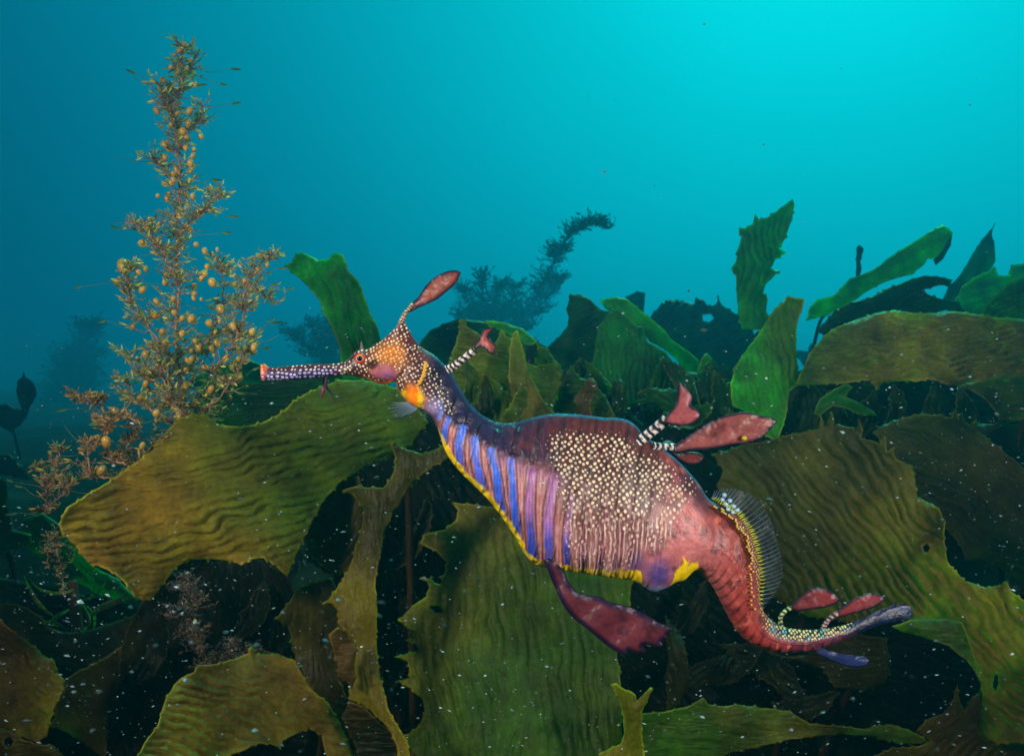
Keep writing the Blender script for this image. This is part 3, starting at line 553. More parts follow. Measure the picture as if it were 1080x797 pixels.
def cluster(label, spots, d, c1, c2, L, Wd, group='small ruffled kelp'):
    x0, y0 = np.mean([q[0] for q in spots]), max(q[1] for q in spots); dd = dm(d); a = P(x0, y0, dd); e = empty('kelp_plant', (a[0], a[1] + .05, min(float(H(a[0], a[1] + .05)), a[2] - .05)), label, 'kelp', group)
    for i, (cx, cy, an) in enumerate(spots):
        l_ = rnd.uniform(*L); blade(e, gen_blade(cx, cy, l_, rnd.uniform(*Wd), math.radians(an), rnd), dd - 0.02 * i + rnd.uniform(-.01, .01), c1 * rnd.uniform(.7, 1.5), c2 * rnd.uniform(.7, 1.5), ang=an, lam=9, amp=1.5, teeth=2.2, gap=7, h=4, seed=500 + i + int(cx), splits=1, bend=0.025, curl=rnd.uniform(-.008, .008), step=4)
    stipe_to(e, (x0, y0 + 10), dd + 0.03, 0.05, 0.004)
cluster('cluster of small ruffled green blades between the fingered blades and dark folded blade', [(598,408,-75),(622,415,-110),(580,425,-60),(642,420,-80),(612,430,-150),(565,400,-95)], 1.06, lin((44,84,18)), lin((26,60,20)), (50, 80), (9, 15))
cluster('cluster of small ruffled green blades between banded back stalks and bright folded blade', [(690,405,-80),(712,412,-120),(735,408,-70),(752,420,-100),(725,432,-20),(700,430,-160)], 1.1, lin((26,74,26)), lin((18,52,24)), (55, 85), (10, 16))
cluster('cluster of small olive kelp blades right behind the seadragon shoulder', [(505,420,-80),(522,430,-110),(540,425,-70),(490,405,-100)], 0.9, lin((62,76,14)), lin((40,56,14)), (45, 70), (9, 14))
cluster('cluster of small dim kelp blades in the shade right of the bright folded blade', [(850,440,-75),(872,436,-110),(905,436,-65),(940,430,-95),(975,432,-80),(1010,436,-100)], 1.08, lin((34,56,18)), lin((22,44,18)), (50, 75), (9, 15))
cluster('cluster of small dim brown kelp blades in the gap right of the pleated brown blade', [(405,600,-85),(420,640,-95),(412,690,-80),(430,560,-70)], 0.92, lin((46,40,14)), lin((30,32,12)), (70, 100), (8, 12))
cluster('cluster of small dim kelp blades under the seadragon tail', [(720,640,-60),(760,690,-30),(800,715,-150),(850,735,-20),(700,700,-100)], 0.92, lin((40,40,14)), lin((26,32,12)), (70, 110), (10, 16))
cluster('cluster of small dim kelp blades in the shade below the broad left blade', [(190,640,-80),(225,650,-110),(262,640,-70),(285,660,-90),(150,690,-60)], 0.95, lin((40,36,14)), lin((24,28,12)), (60, 90), (9, 14))
# ================================================================== weedy seadragon
DD = 0.56
PAIRS = [  # top x,y  bottom x,y  half width, keel sharpness at the top
 (275.2,388,275.6,398,2.5,.3),(274.6,384.5,276.6,401.5,5,.3),(279,383.6,279.5,402,6,.3),(283,386.5,283.5,401.6,6,.3),(290,387.5,290,401.6,6,.3),(308,385.6,308,401,6.3,.3),(330,384,330,399,6.3,.3),(345,383.6,345,397,6.2,.3),(357,383,356,396,6.3,.3),(366,379.5,364,395.6,8,.3),
 (374,371,371,396,11,.3),(380,367.5,377,397,13,.3),(387,368,383,398.4,14.5,.3),(398,361.5,391,401.5,16,.4),(407,355.5,399,404.4,17,.5),(416,346.5,405,405,17.5,.8),(424,336.5,411,404,17.5,1.1),(431,348,415.5,402,17,.9),
 (439.5,361.5,418.5,405.5,17.5,.5),(449,369,421,412,18,.35),(458,374.5,426.5,420.5,18.5,.35),(468,383.5,434,428,18.5,.35),(477,395.5,444.5,432.5,18,.35),(485,408.5,454,437.5,17,.35),(492,420,460,447.5,17,.35),(500,430,464.5,460,18,.35),
 (509,437.5,468.5,472.5,19,.4),(520,443.5,475.5,485,21,.4),(531,446,486,498,23,.4),(545,445,500,511.5,26,.4),(558,441.3,514,525.5,29,.4),(571,438,528,543,32,.4),(586,436,543,565,35,.4),(603,436.5,558,589,37,.4),(620,438,578,599,38,.4),
 (637,440.3,602,602,38,.4),(650,440.5,625,605.5,38,.4),(661,442.5,647,608.5,37,.4),(670,448,664,611,36,.4),(679,458,675,615,35,.4),(692,467.5,688,623,34,.4),(706,478,702,619,32,.4),(717,487.5,711,613.5,31,.35),(727,498,720,611,30,.35),
 (738,511,728,603,29,.3),(746,524,734,599.5,28,.3),(757,532,738,602,26,.3),(769,539,742,606,25,.3),(780,546,746,611,24,.3),(790,560,752,619,23,.3),(796,577,758,630,21.5,.3),(800,594,764,642,20,.3),(801.5,610,771,655,18.5,.3),(801,624,779,667,17,.3),
 (803,638,788,675,15.5,.3),(808,648,797,679.5,14,.3),(817,656,808,683.5,12.5,.3),(832,662,826,687,11,.3),(853,664,851,686,9,.3),(875,662,872,680,7,.3),(896,657,893,673,5,.3),(912,650,911,665,3.5,.3),(926,645,928,659,2.4,.3),(942,641,944,655,1.8,.3),(955,638,957,652,1.3,.3),(962,641,961,649,0.7,.3)]
pr = np.array(PAIRS, float)
RG = spline(pr, 14)
cen = np.stack([(RG[:, 0] + RG[:, 2]) / 2, (RG[:, 1] + RG[:, 3]) / 2], 1)
slen = np.concatenate([[0], np.cumsum(np.linalg.norm(np.diff(cen, axis=0), axis=1))])
# resample evenly
nr_ = 880; su = np.linspace(0, slen[-1], nr_)
RG = np.stack([np.interp(su, slen, RG[:, k]) for k in range(6)], 1)
TOPN = np.linalg.norm(RG[:, :2] - RG[:, 2:4], axis=1)
MS = 120; ph = np.arange(MS) * 2 * math.pi / MS
def trunk_ring(x, y):            # bony ring coordinate across the trunk: ribs lean with the belly
    return (x + (y - 520) * (-0.03) - 0.0) 
Tp, Bp = RG[:, None, 0:2], RG[:, None, 2:4]
cc_ = (Tp + Bp) / 2; hh = (Tp - Bp) / 2
cosp = np.cos(ph)[None, :]; sinp = np.sin(ph)[None, :]
tt_ = (1 - cosp) / 2
pos2 = cc_ + hh * cosp[..., None]
lat = RG[:, 4][:, None] * sinp * (tt_ ** RG[:, 5][:, None]) * 1.12
# trunk and tail rings (relief), ridge lines where the plates meet
px_, py_ = pos2[..., 0], pos2[..., 1]
S2 = np.broadcast_to(su[:, None], px_.shape)
# blue grooves between the trunk plates: (x,y) poly-lines, half width
GROOVE = [([(474,441),(470,452),(469,464)],3.2),([(489,450),(485,470),(487,492)],4.3),([(501,462),(503,485),(509,510)],4.3),([(519,474),(524,500),(530,536)],4.3),([(539,483),(541,520),(546,562)],3.8),
          ([(560,494),(558,530),(561,584)],4.4),([(583,502),(577,540),(578,594)],4.6),([(601,520),(595,560),(598,597)],3.2),([(617,530),(613,565),(613,600)],2.4),([(634,535),(631,570),(629,602)],2.4),([(650,540),(648,575),(646,603)],2.6),([(668,548),(664,580),(660,604)],3.0)]
def pline_d(pts, x, y):
    pts = spline(pts, 6); q = np.stack([x.ravel(), y.ravel()], 1); a = pts[:-1]; b = pts[1:]; ab = b - a; L = (ab ** 2).sum(1) + 1e-9
    best = np.full(len(q), 1e9)
    for k in range(len(a)):
        t = np.clip(((q - a[k]) @ ab[k]) / L[k], 0, 1); best = np.minimum(best, np.hypot(*(a[k] + t[:, None] * ab[k] - q).T))
    return best.reshape(x.shape)
near_trunk = (px_ > 455) & (px_ < 700)
gd = np.full(px_.shape, 99.0); gdk = []
for pts, hw in GROOVE:
    d_ = pline_d(pts, px_, py_); gdk.append(d_); gd = np.minimum(gd, d_ / hw)
groove = np.exp(-(gd / 1.0) ** 2) * sm(468, 480, px_)
lat = lat - np.sign(lat) * 3.0 * groove * np.minimum(1, np.abs(lat) / 6)
lat = lat + np.sign(lat) * 1.1 * sm(1.1, 2.2, gd) * sm(440, 490, py_) * (px_ > 470) * (px_ < 690) * np.minimum(1, np.abs(lat) / 6) * sm(0, 1, (np.interp(px_, [460, 520, 600, 700], [440, 478, 500, 530]) + 30 - py_) * -0.05 + 1)
# tail rings
s_tail = np.interp(744, cen[:, 0], slen) if False else su[np.argmin(np.abs(RG[:, 0] - 752) + np.abs(RG[:, 1] - 528))]
s_end = su[np.argmin(np.abs(RG[:, 0] - 900) + np.abs(RG[:, 1] - 656))]
tw = sm(s_tail - 5, s_tail + 30, S2) * (1 - sm(s_end - 30, s_end, S2))
saw = ((S2 - s_tail) / 11.0) % 1.0
tring = (np.sin(2 * math.pi * saw) * 0.5 + 0.35 * np.sin(4 * math.pi * saw + 0.8)) * tw * sm(0.35, 0.75, tt_)
lat = lat + np.sign(lat) * 1.3 * tring * np.minimum(1, np.abs(lat) / 4)
pos2 = pos2 - hh / (np.linalg.norm(hh, axis=2, keepdims=True)) * (tring * np.maximum(0, -cosp) * 0.9)[..., None]
ridge = np.exp(-((tt_ - 0.52) / 0.035) ** 2)                 # lateral tail ridge
lat = lat + np.sign(lat) * 1.2 * ridge * tw
snw = 1 - sm(345, 368, px_)
# gill cover bulge and throat notch relief
gill = np.exp(-(((px_ - 408) / 15) ** 2 + ((py_ - 388) / 13) ** 2) ** 2)
lat = lat + np.sign(lat) * 2.6 * gill
neckfold = np.exp(-(pline_d([(436,368),(432,385),(424,398),(418,404)], px_, py_) / 2.2) ** 2)
lat = lat - np.sign(lat) * 2.6 * neckfold * np.minimum(1, np.abs(lat) / 5)
eyeb = np.exp(-(((px_ - 380) ** 2 + (py_ - 378) ** 2) / 60.0)); lat = lat + np.sign(lat) * 1.2 * eyeb
lat = lat + np.sign(lat) * 0.8 * fbm(px_ / 9, py_ / 9, 3) * sm(440, 480, px_)
dsh = 0.015 * sm(560, 960, px_) + 0.012 * (1 - sm(280, 430, px_)) * -1
dep = DD + dsh - lat / F * DD
V = np.stack([(pos2[..., 0] - 540) / F * DD, dep, CZ - (pos2[..., 1] - 398.5) / F * DD], 2)
V[..., 0] *= (DD + dsh) / DD; V[..., 2] = CZ + (V[..., 2] - CZ) * (DD + dsh) / DD

# ---- skin colours as seen from the side (same on both flanks)
def S(r, g, b): return lin((r, g, b))
X, Y = pos2[..., 0], pos2[..., 1]; TT = np.broadcast_to(tt_, X.shape); x_, y_ = X, Y
nz = fbm(X / 16, Y / 16, 4); nf = fbm(X / 5, Y / 5, 3)
C = np.broadcast_to(S(92, 52, 60), X.shape + (3,)).copy()
# trunk: flank plates
lowline = np.interp(X, [455, 480, 520, 560, 600, 640, 700], [425, 447, 474, 488, 497, 500, 505])   # where the dark back meets the plates
C = mix(C, S(172, 114, 112) + 0 * C, sm(-8, 8, Y - lowline) * sm(455, 475, X) * (1 - sm(640, 700, X)))
C = mix(C, S(196, 136, 128) + 0 * C, sm(520, 580, Y) * sm(560, 600, X) * (1 - sm(640, 690, X)) * 0.6)
back = (1 - sm(-10, 6, Y - lowline - nz * 18)) * sm(448, 462, X)
C = mix(C, mix(S(36, 28, 60), S(72, 34, 40), sm(520, 610, X + nz * 60)), back)
C = mix(C, mix(S(88, 42, 36), S(184, 116, 112), sm(515, 575, Y)), sm(572, 600, X) * (1 - sm(690, 740, X)) * sm(440, 462, Y) * 0.85)
# rear body and tail
rear = sm(672, 712, X + (Y - 540) * 0.25)
C = mix(C, mix(S(190, 108, 108), S(156, 58, 52), sm(730, 780, X)), rear)
C = mix(C, S(76, 34, 46) + 0 * C, rear * (1 - sm(0.14, 0.40, TT + nz * 0.5)) * 0.95)
C = mix(C, S(150, 70, 66) + 0 * C, rear * sm(735, 760, X) * (1 - sm(0.40, 0.52, TT)) * 0.85)
endp = sm(s_tail + 110, s_tail + 165, S2)
C = mix(C, S(104, 40, 62) + 0 * C, endp * 0.9)
C = mix(C, S(70, 26, 34) + 0 * C, rear * sm(0.06, 0.2, fbm(X / 9 + 40, Y / 9 + 2, 4)) * 0.6)
C = mix(C, S(226, 120, 96) + 0 * C, rear * sm(0.10, 0.24, fbm(X / 6 + 80, Y / 6 + 2, 4)) * 0.5)
endb = sm(s_end - 45, s_end + 12, S2)
C = mix(C, S(14, 24, 52) + 0 * C, endb)
C = mix(C, S(26, 54, 92) + 0 * C, endb * sm(0.05, 0.1, fbm(X / 12, Y / 4, 3)))
C = mix(C, S(24, 42, 58) + 0 * C, (1 - sm(0.30, 0.45, TT)) * sm(s_tail + 125, s_tail + 150, S2) * (1 - endb))
C = C * (1 - 0.45 * np.clip(-tring, 0, 1) * rear)[..., None]
# blue grooves
RX = np.array([455, 474, 489, 502, 519, 539, 560, 583, 601, 617, 634, 650, 668, 686, 704, 722])
rphase = np.interp(X + (Y - lowline) * 0.22 + 3 * nz, RX, np.arange(len(RX))); rd = np.abs((rphase + 0.5) % 1 - 0.5) * 17
onb = back * (X > 462) * (X < 720)
C = C * (1 - 0.42 * np.exp(-(rd / 1.5) ** 2) * onb * (1 - sm(665, 705, X)))[..., None]; C = C * (1 + 0.35 * np.exp(-((rd - 4.5) / 2.0) ** 2) * onb)[..., None]
C = mix(C, C * 0.45 + S(20, 10, 40) * 0.5, sm(0.05, 0.2, fbm(X / 13 + 9, Y / 13 + 4, 4)) * back * 0.8)
C = mix(C, S(112, 52, 42) + 0 * C, sm(0.1, 0.26, fbm(X / 10 + 30, Y / 10, 4)) * back * 0.5 * sm(500, 560, X))
for k, (pts, hw) in enumerate(GROOVE):
    hw = hw * (1 + 0.0)
    m = (1 - sm(0.7, 1.15, gdk[k] / hw + 0.9 * fbm(X / 4 + k, Y / 9, 3))) * (0.75 + 0.9 * np.clip(fbm(X / 3 + 9, Y / 12, 3) + 0.25, 0, 0.3)); ty = (Y - pts[0][1]) / (pts[-1][1] - pts[0][1])
    blue = mix(S(70, 120, 235), S(58, 92, 215), sm(0, 1, ty))
    if k >= 5: blue = mix(S(168, 112, 168), S(62, 78, 185), sm(0.35, 0.75, ty))
    if k >= 8: blue = mix(S(170, 92, 112), S(150, 90, 170), sm(0.4, 0.9, ty))
    C = mix(C, blue, m * (1 if k < 8 else 0.75))
    rimd = np.exp(-((gdk[k] / hw - 1.3) / 0.22) ** 2); C = mix(C, S(70, 26, 40) + 0 * C, rimd * 0.75 * (ty > -0.05) * (ty < 1.05))
C = mix(C, S(120, 60, 130) + 0 * C, np.exp(-(((Y - lowline) - 6) / 7) ** 2) * (X > 520) * (X < 600) * 0.35)
C = mix(C, S(226, 180, 190) + 0 * C, sm(0.02, 0.2, fbm(X / 5 + 3, Y / 22, 3)) * sm(4, 16, Y - lowline) * (X > 465) * (1 - sm(660, 700, X)) * (gd > 1.3) * 0.35)  # pinkish-white highlights painted onto the plates
# inner plate striations
C = C * (1 + 0.30 * np.exp(-((gd - 2.0) / 0.35) ** 2) * sm(-5, 10, Y - lowline) * (X > 470) * (X < 690))[..., None]
C = C * (1 + 0.20 * np.sin(X * 1.9 + nz * 9) * sm(-5, 10, Y - lowline) * (1 - sm(650, 700, X)) * (X > 470))[..., None]
# violet vent area
C = mix(C, S(70, 66, 140) + 0 * C, np.exp(-(((X - 690) / 14) ** 2 + ((Y - 601) / 20) ** 2) ** 1.5) * 0.9)
C = mix(C, S(80, 60, 120) + 0 * C, np.exp(-(((X - 668) / 9) ** 2 + ((Y - 588) / 14) ** 2) ** 1.5) * 0.7)
C = mix(C, S(120, 150, 190) + 0 * C, sm(610, 620, Y) * (X > 672) * (X < 706))
# yellow lower edge of the belly
be = (1 - TT) * np.broadcast_to(TOPN[:, None], X.shape)
yw = np.interp(X, [462, 470, 540, 590, 640, 672, 676, 704, 708, 716, 731, 734], [0, 6, 8, 9, 11, 19, 0, 0, 20, 26, 16, 0]) * (1 + 1.0 * nf)
C = mix(C, mix(S(255, 222, 0), S(250, 170, 10), sm(0.05, 0.3, nf)), (1 - sm(-1.2, 1.2, be - yw)) * (X > 462) * (X < 736))
# blue-black back rim
te = TT * np.broadcast_to(TOPN[:, None], X.shape)
C = mix(C, S(34, 104, 136) + 0 * C, (1 - sm(1.5, 3.4, te)) * sm(440, 470, X) * (1 - sm(745, 765, X)))
C = mix(C, S(36, 34, 70) + 0 * C, (1 - sm(4, 14 + 10 * nz, te)) * sm(455, 480, X) * (1 - sm(520, 620, X)) * 0.7)
C = mix(C, S(12, 12, 26) + 0 * C, np.exp(-(((X - 768) / 11) ** 2 + ((Y - 535) / 7) ** 2) ** 2) * 0.95)
# neck
nk = sm(426, 440, X + (Y - 400) * 0.5) * (1 - sm(452, 476, X - (Y - 430) * 0.6))
C = mix(C, S(86, 44, 62) + 0 * C, nk * (Y < 440))
C = mix(C, S(36, 34, 62) + 0 * C, nk * (1 - sm(8, 20, te)) * (Y > 362) * 0.8)
C = mix(C, S(165, 150, 205) + 0 * C, np.exp(-(((X - 457) / 10) ** 2 + ((Y - 428) / 9) ** 2) ** 1.3) * 0.95)
C = mix(C, S(110, 150, 245) + 0 * C, np.exp(-(pline_d([(464,424),(467,432),(464,440)], X, Y) / 2.2) ** 2) * 0.9)
wob = 1 + 1.6 * fbm(X / 7 + 3, Y / 7, 3)
orange = np.exp(-((((X - 438 - (Y - 417) * 0.35) / 12.5) ** 2 + ((Y - 417) / 14) ** 2) * wob) ** 2)
C = mix(C, mix(S(250, 140, 6), S(255, 214, 6), sm(-0.08, 0.12, nf + 0.3 * np.sin(X / 3.5))), orange)
C = mix(C, S(225, 70, 15) + 0 * C, np.exp(-(((X - 441) / 3) ** 2 + ((Y - 413) / 7) ** 2)) * 0.8)
# head
hd = sm(368, 384, X) * (1 - sm(430, 446, X - (Y - 385) * -0.35)) * (Y < 412)
C = mix(C, S(96, 46, 38) + 0 * C, hd)
hot = np.exp(-(((X - 414) / 17) ** 2 + ((Y - 375) / 14) ** 2) ** 1.2); C = mix(C, S(244, 140, 44) + 0 * C, hot * hd * 0.98)
C = mix(C, S(84, 36, 44) + 0 * C, hd * (1 - sm(10, 24, te)) * sm(424, 430, X) * 0.9)
opc = np.exp(-(((X - 407 + (Y - 390) * 0.0) / 15) ** 2 + ((Y - 392 - (X - 405) * 0.1) / 8.5) ** 2) ** 3 * (1 + 1.4 * fbm(X / 6 + 3, Y / 6, 2))); C = mix(C, S(176, 100, 104) + 0 * C, opc * hd)
C = mix(C, S(140, 84, 150) + 0 * C, opc * np.exp(-(((X - 411) / 8) ** 2 + ((Y - 396) / 5) ** 2)) * 0.7)
C = mix(C, S(240, 120, 14) + 0 * C, (1 - sm(1.5, 3.6, be)) * sm(382, 388, X) * (1 - sm(418, 422, X)))
C = mix(C, S(52, 32, 60) + 0 * C, sm(455, 400, X) * 0 + np.exp(-(((X - 372) / 7) ** 2 + ((Y - 384) / 9) ** 2)) * 0.8)
# snout
C = mix(C, mix(S(84, 36, 58), S(52, 40, 96), sm(0.1, 0.5, TT)), snw)
C = mix(C, S(226, 104, 26) + 0 * C, (1 - sm(279, 284, X + (TT - 0.5) * 3)) * 0.9)
C = C * (1.08 + 0.6 * (fbm(X / 3.3, Y / 3.3, 2) + 0.22))[..., None] * (1 + 0.5 * fbm(X / 11 + 7, Y / 11, 3))[..., None]
# ---- pale dots: mask and dot coordinates, finished in the material
mask = np.zeros_like(X); sx = np.ones_like(X) * 6; sy = np.ones_like(X) * 6
sn = (1 - sm(371, 376, X)) * sm(281, 284, X) * (1 - sm(0.93, 0.98, TT)); mask = np.maximum(mask, sn * np.interp(TT, [0, 0.3, 0.6, 1], [0.45, 0.6, 0.86, 0.8]))
mask = np.maximum(mask, (1 - sm(279, 282, X)) * 0.5)
hm = hd * sm(370, 376, X) * (1 - opc) * sm(2.2, 3.5, be) * (1 - sm(428, 434, X + (Y - 350) * 0) * (Y < 364)); mask = np.maximum(mask, hm * 0.68)
nm = sm(424, 430, X) * (1 - sm(462, 474, X - (Y - 400) * 0.4)) * (1 - orange) * sm(368, 374, Y) * (1 - sm(420, 428, Y - (X - 440) * 0.35)) * sm(6, 14, te); mask = np.maximum(mask, nm * 0.62)
def soft_poly(poly, w):
    q = np.stack([X.ravel(), Y.ravel()], 1); p = np.array(poly, float); ins = inside(p, q); d = dist_to([p], q); return sm(-w, w, np.where(ins, d, -d)).reshape(X.shape)
near_t = [(581,458),(600,456),(625,458),(640,457),(655,461),(664,468),(668,478),(684,480),(690,484),(704,488),(708,500),(706,512),(716,508),(728,506),(729,515),(716,530),(706,548),(696,566),(684,574),(674,568),(670,572),(666,586),(655,597),(642,600),(630,600),(618,597),(606,594),(600,580),(596,560),(593,536),(590,512),(584,490),(578,470)]
tm = np.clip(soft_poly(near_t, 9) * 1.25 + 0.35 * fbm(X / 9, Y / 9, 3) * (soft_poly(near_t, 9) < 0.9), 0, 1)
tm = tm * (1 - np.exp(-(pline_d([(700,520),(690,530),(680,540)], X, Y) / 4) ** 2)); mask = np.maximum(mask, tm * (0.80 + 0.5 * fbm(X / 12 + 4, Y / 12, 3)))
tl = sm(s_tail + 15, s_tail + 30, S2) * (1 - sm(s_end - 25, s_end, S2)) * sm(0.02, 0.05, TT) * (1 - sm(0.14, 0.24, TT)) * (S2 < s_tail + 118)
tl2 = sm(s_tail + 105, s_tail + 125, S2) * (1 - sm(s_end - 10, s_end + 5, S2)) * (1 - sm(0.36, 0.46, TT)); mask = np.maximum(mask, np.maximum(tl * 0.8, tl2 * 0.95))
# coordinates
U = np.zeros(X.shape + (3,))
xs_ = np.arange(260, 1000.0); spx = np.interp(xs_, [260, 355, 375, 470, 480, 735, 745, 1000], [5.2, 4.8, 3.8, 4.0, 4.9, 4.9, 3.2, 3.2])
ux = np.concatenate([[0], np.cumsum(1 / spx[:-1])])
U[..., 0] = np.interp(X, xs_, ux)
yy = np.arange(300, 720.0)
trunkv = np.cumsum(1 / np.interp(yy, [300, 505, 545, 720], [4.9, 4.9, 6.4, 7]))
spy = np.where(X < 368, 3.7, np.where(X < 475, 4.2, 3.3))
tz = (X > 475) & (X < 740)
U[..., 1] = np.where(tz, np.interp(Y, yy, trunkv), Y / spy)
# dots lie along the ribs low on the trunk
U[..., 0] += np.where(tz, 0.012 * (Y - 540) * sm(520, 560, Y) * np.interp(X, [560, 640, 690], [-1, 0.5, 3.2]) * 0.4 + 0.35 * nz * sm(520, 560, Y), 0)
wx = 0.9 * fbm(X / 22, Y / 22 + 5, 2); wy = 0.9 * fbm(X / 22 + 60, Y / 22 + 5, 2)
rot = np.where(tz, 0.35 * (1 - sm(515, 560, Y)), np.where(X < 368, 0.0, 0.5)); u_, v0_ = U[..., 0] + wx, U[..., 1] + wy
rot = np.where(tz, 0.6, np.where(X < 368, 0.0, 0.5)); U[..., 0] = u_ * np.cos(rot) - v0_ * np.sin(rot); U[..., 1] = u_ * np.sin(rot) + v0_ * np.cos(rot); linex = u_
dc = np.broadcast_to(S(252, 234, 196), X.shape + (3,)).copy()
dc = mix(dc, S(205, 200, 250) + 0 * dc, snw * sm(0.2, 0.6, TT)); dc = mix(dc, S(255, 196, 80) + 0 * dc, hot * hd * 0.6)
dc = mix(dc, S(255, 222, 214) + 0 * dc, sm(520, 575, Y) * tz * 0.8); dc = mix(dc, S(240, 225, 110) + 0 * dc, (X > 740) * 0.6); dc = mix(dc, S(110, 205, 205) + 0 * dc, tl2 * (nf > 0.02))
stretch = np.where(tz, sm(515, 560, Y), 0)

ringm = np.exp(-(rd / 1.3) ** 2) * sm(462, 480, X) * (1 - sm(665, 705, X)) * sm(6, 14, te)
mask = np.where(tz, mask * (1 - 0.55 * ringm * sm(470, 520, Y)), mask)
relief = 0.8 * np.exp(-((gd - 1.9) / 0.55) ** 2) * (X > 470) * (X < 690) * (Y > lowline - 5) - 0.7 * ringm + 0.5 * nz + 0.5 * tring + 0.6 * fbm(X / 7 + 60, Y / 7, 3) * (X > 440)
# snout mouth closes at ring 0, tail at the last ring
verts = V.reshape(-1, 3); nR = nr_; faces = []
a0 = (np.arange(nR - 1)[:, None] * MS + np.arange(MS)[None]); a1 = (np.arange(nR - 1)[:, None] * MS + (np.arange(MS)[None] + 1) % MS)
quads = np.stack([a0, a0 + MS, a1 + MS, a1], 2).reshape(-1, 4)
c0 = verts[:MS].mean(0); c1 = verts[-MS:].mean(0); verts = np.concatenate([verts, [c0 + np.array([0.001, 0, 0]), c1]])
nV = nR * MS
caps = [[nV, (k), (k + 1) % MS] for k in range(MS)] + [[nV + 1, (nR - 1) * MS + (k + 1) % MS, (nR - 1) * MS + k] for k in range(MS)]
ext = lambda A: np.concatenate([A.reshape(nV, -1), A[0].mean(0).reshape(1, -1), A[-1].mean(0).reshape(1, -1)])
m, n, out = new_mat('seadragon_skin')
at = N(n, 'ShaderNodeAttribute', attribute_name='tint'); am = N(n, 'ShaderNodeAttribute', attribute_name='dotmask'); au = N(n, 'ShaderNodeAttribute', attribute_name='dotpos')
ad = N(n, 'ShaderNodeAttribute', attribute_name='dotcol'); ast = N(n, 'ShaderNodeAttribute', attribute_name='stretch')
vo = N(n, 'ShaderNodeTexVoronoi', feature='F1', voronoi_dimensions='2D'); vo.inputs['Scale'].default_value = 1.0; vo.inputs['Randomness'].default_value = 0.52
n.links.new(au.outputs['Vector'], vo.inputs['Vector'])
ve = N(n, 'ShaderNodeTexVoronoi', feature='DISTANCE_TO_EDGE', voronoi_dimensions='2D'); ve.inputs['Scale'].default_value = 1.0; ve.inputs['Randomness'].default_value = 0.52
n.links.new(au.outputs['Vector'], ve.inputs['Vector'])
sepc = N(n, 'ShaderNodeSeparateColor'); n.links.new(vo.outputs['Color'], sepc.inputs[0])
# cell body: distance to the cell edge beyond a dark seam, seam widens as the mask fades
rad_ = mth(n, 'ADD', mth(n, 'MULTIPLY', am.outputs['Fac'], 0.41), mth(n, 'MULTIPLY', mth(n, 'SUBTRACT', sepc.outputs[0], 0.5), 0.10))
rad_ = mth(n, 'ADD', rad_, 0.06)
dotm = mth(n, 'MULTIPLY', mth(n, 'MULTIPLY', mth(n, 'SUBTRACT', rad_, vo.outputs['Distance']), 7.0, True), mth(n, 'MULTIPLY', mth(n, 'SUBTRACT', ve.outputs['Distance'], 0.06), 11.0, True))
# low on the trunk the dots run together into wavy lines along the ribs
alx = N(n, 'ShaderNodeAttribute', attribute_name='linex')
wn = N(n, 'ShaderNodeTexNoise', noise_dimensions='2D'); wn.inputs['Scale'].default_value = 0.55; wn.inputs['Detail'].default_value = 2; n.links.new(au.outputs['Vector'], wn.inputs['Vector'])
ln = mth(n, 'SINE', mth(n, 'ADD', mth(n, 'MULTIPLY', alx.outputs['Fac'], 6.3), mth(n, 'MULTIPLY', wn.outputs[0], 4.5)))
ln = mth(n, 'MULTIPLY', mth(n, 'ADD', ln, -0.25), 2.2, True)
wn2 = N(n, 'ShaderNodeTexNoise', noise_dimensions='2D'); wn2.inputs['Scale'].default_value = 0.45; n.links.new(au.outputs['Vector'], wn2.inputs['Vector'])
lsel = mth(n, 'MULTIPLY', mth(n, 'MULTIPLY', mth(n, 'SUBTRACT', mth(n, 'ADD', wn2.outputs[0], mth(n, 'MULTIPLY', ast.outputs['Fac'], 0.20)), 0.585), 8.0, True), ast.outputs['Fac'])
mxl = N(n, 'ShaderNodeMix', data_type='FLOAT'); n.links.new(lsel, mxl.inputs[0]); n.links.new(dotm, mxl.inputs[2]); n.links.new(mth(n, 'MULTIPLY', ln, am.outputs['Fac']), mxl.inputs[3]); dotm = mxl.outputs[0]
dotm = mth(n, 'MULTIPLY', mth(n, 'GREATER_THAN', am.outputs['Fac'], 0.12), dotm)
tcn = N(n, 'ShaderNodeTexCoord'); no = N(n, 'ShaderNodeTexNoise'); no.inputs['Scale'].default_value = 900; no.inputs['Detail'].default_value = 5; n.links.new(tcn.outputs['Object'], no.inputs['Vector'])
no2 = N(n, 'ShaderNodeTexNoise'); no2.inputs['Scale'].default_value = 160; no2.inputs['Detail'].default_value = 4; n.links.new(tcn.outputs['Object'], no2.inputs['Vector'])
k = mth(n, 'ADD', mth(n, 'MULTIPLY', no.outputs[0], 0.8), mth(n, 'ADD', mth(n, 'MULTIPLY', no2.outputs[0], 0.5), 0.35))
vm = N(n, 'ShaderNodeVectorMath', operation='SCALE'); n.links.new(at.outputs['Color'], vm.inputs[0]); n.links.new(k, vm.inputs['Scale'])
seam = mth(n, 'MULTIPLY', am.outputs['Fac'], mth(n, 'MULTIPLY', mth(n, 'SUBTRACT', 1.0, dotm), 0.45))
base = mixc(n, seam, vm.outputs[0], (0.012, 0.005, 0.008))
dvar = N(n, 'ShaderNodeVectorMath', operation='SCALE'); n.links.new(ad.outputs['Color'], dvar.inputs[0]); n.links.new(mth(n, 'MULTIPLY', mth(n, 'ADD', mth(n, 'MULTIPLY', sepc.outputs[1], 0.45), 0.62), mth(n, 'ADD', mth(n, 'MULTIPLY', no.outputs[0], 0.5), 0.75)), dvar.inputs['Scale'])
basec = mixc(n, dotm, base, dvar.outputs[0])
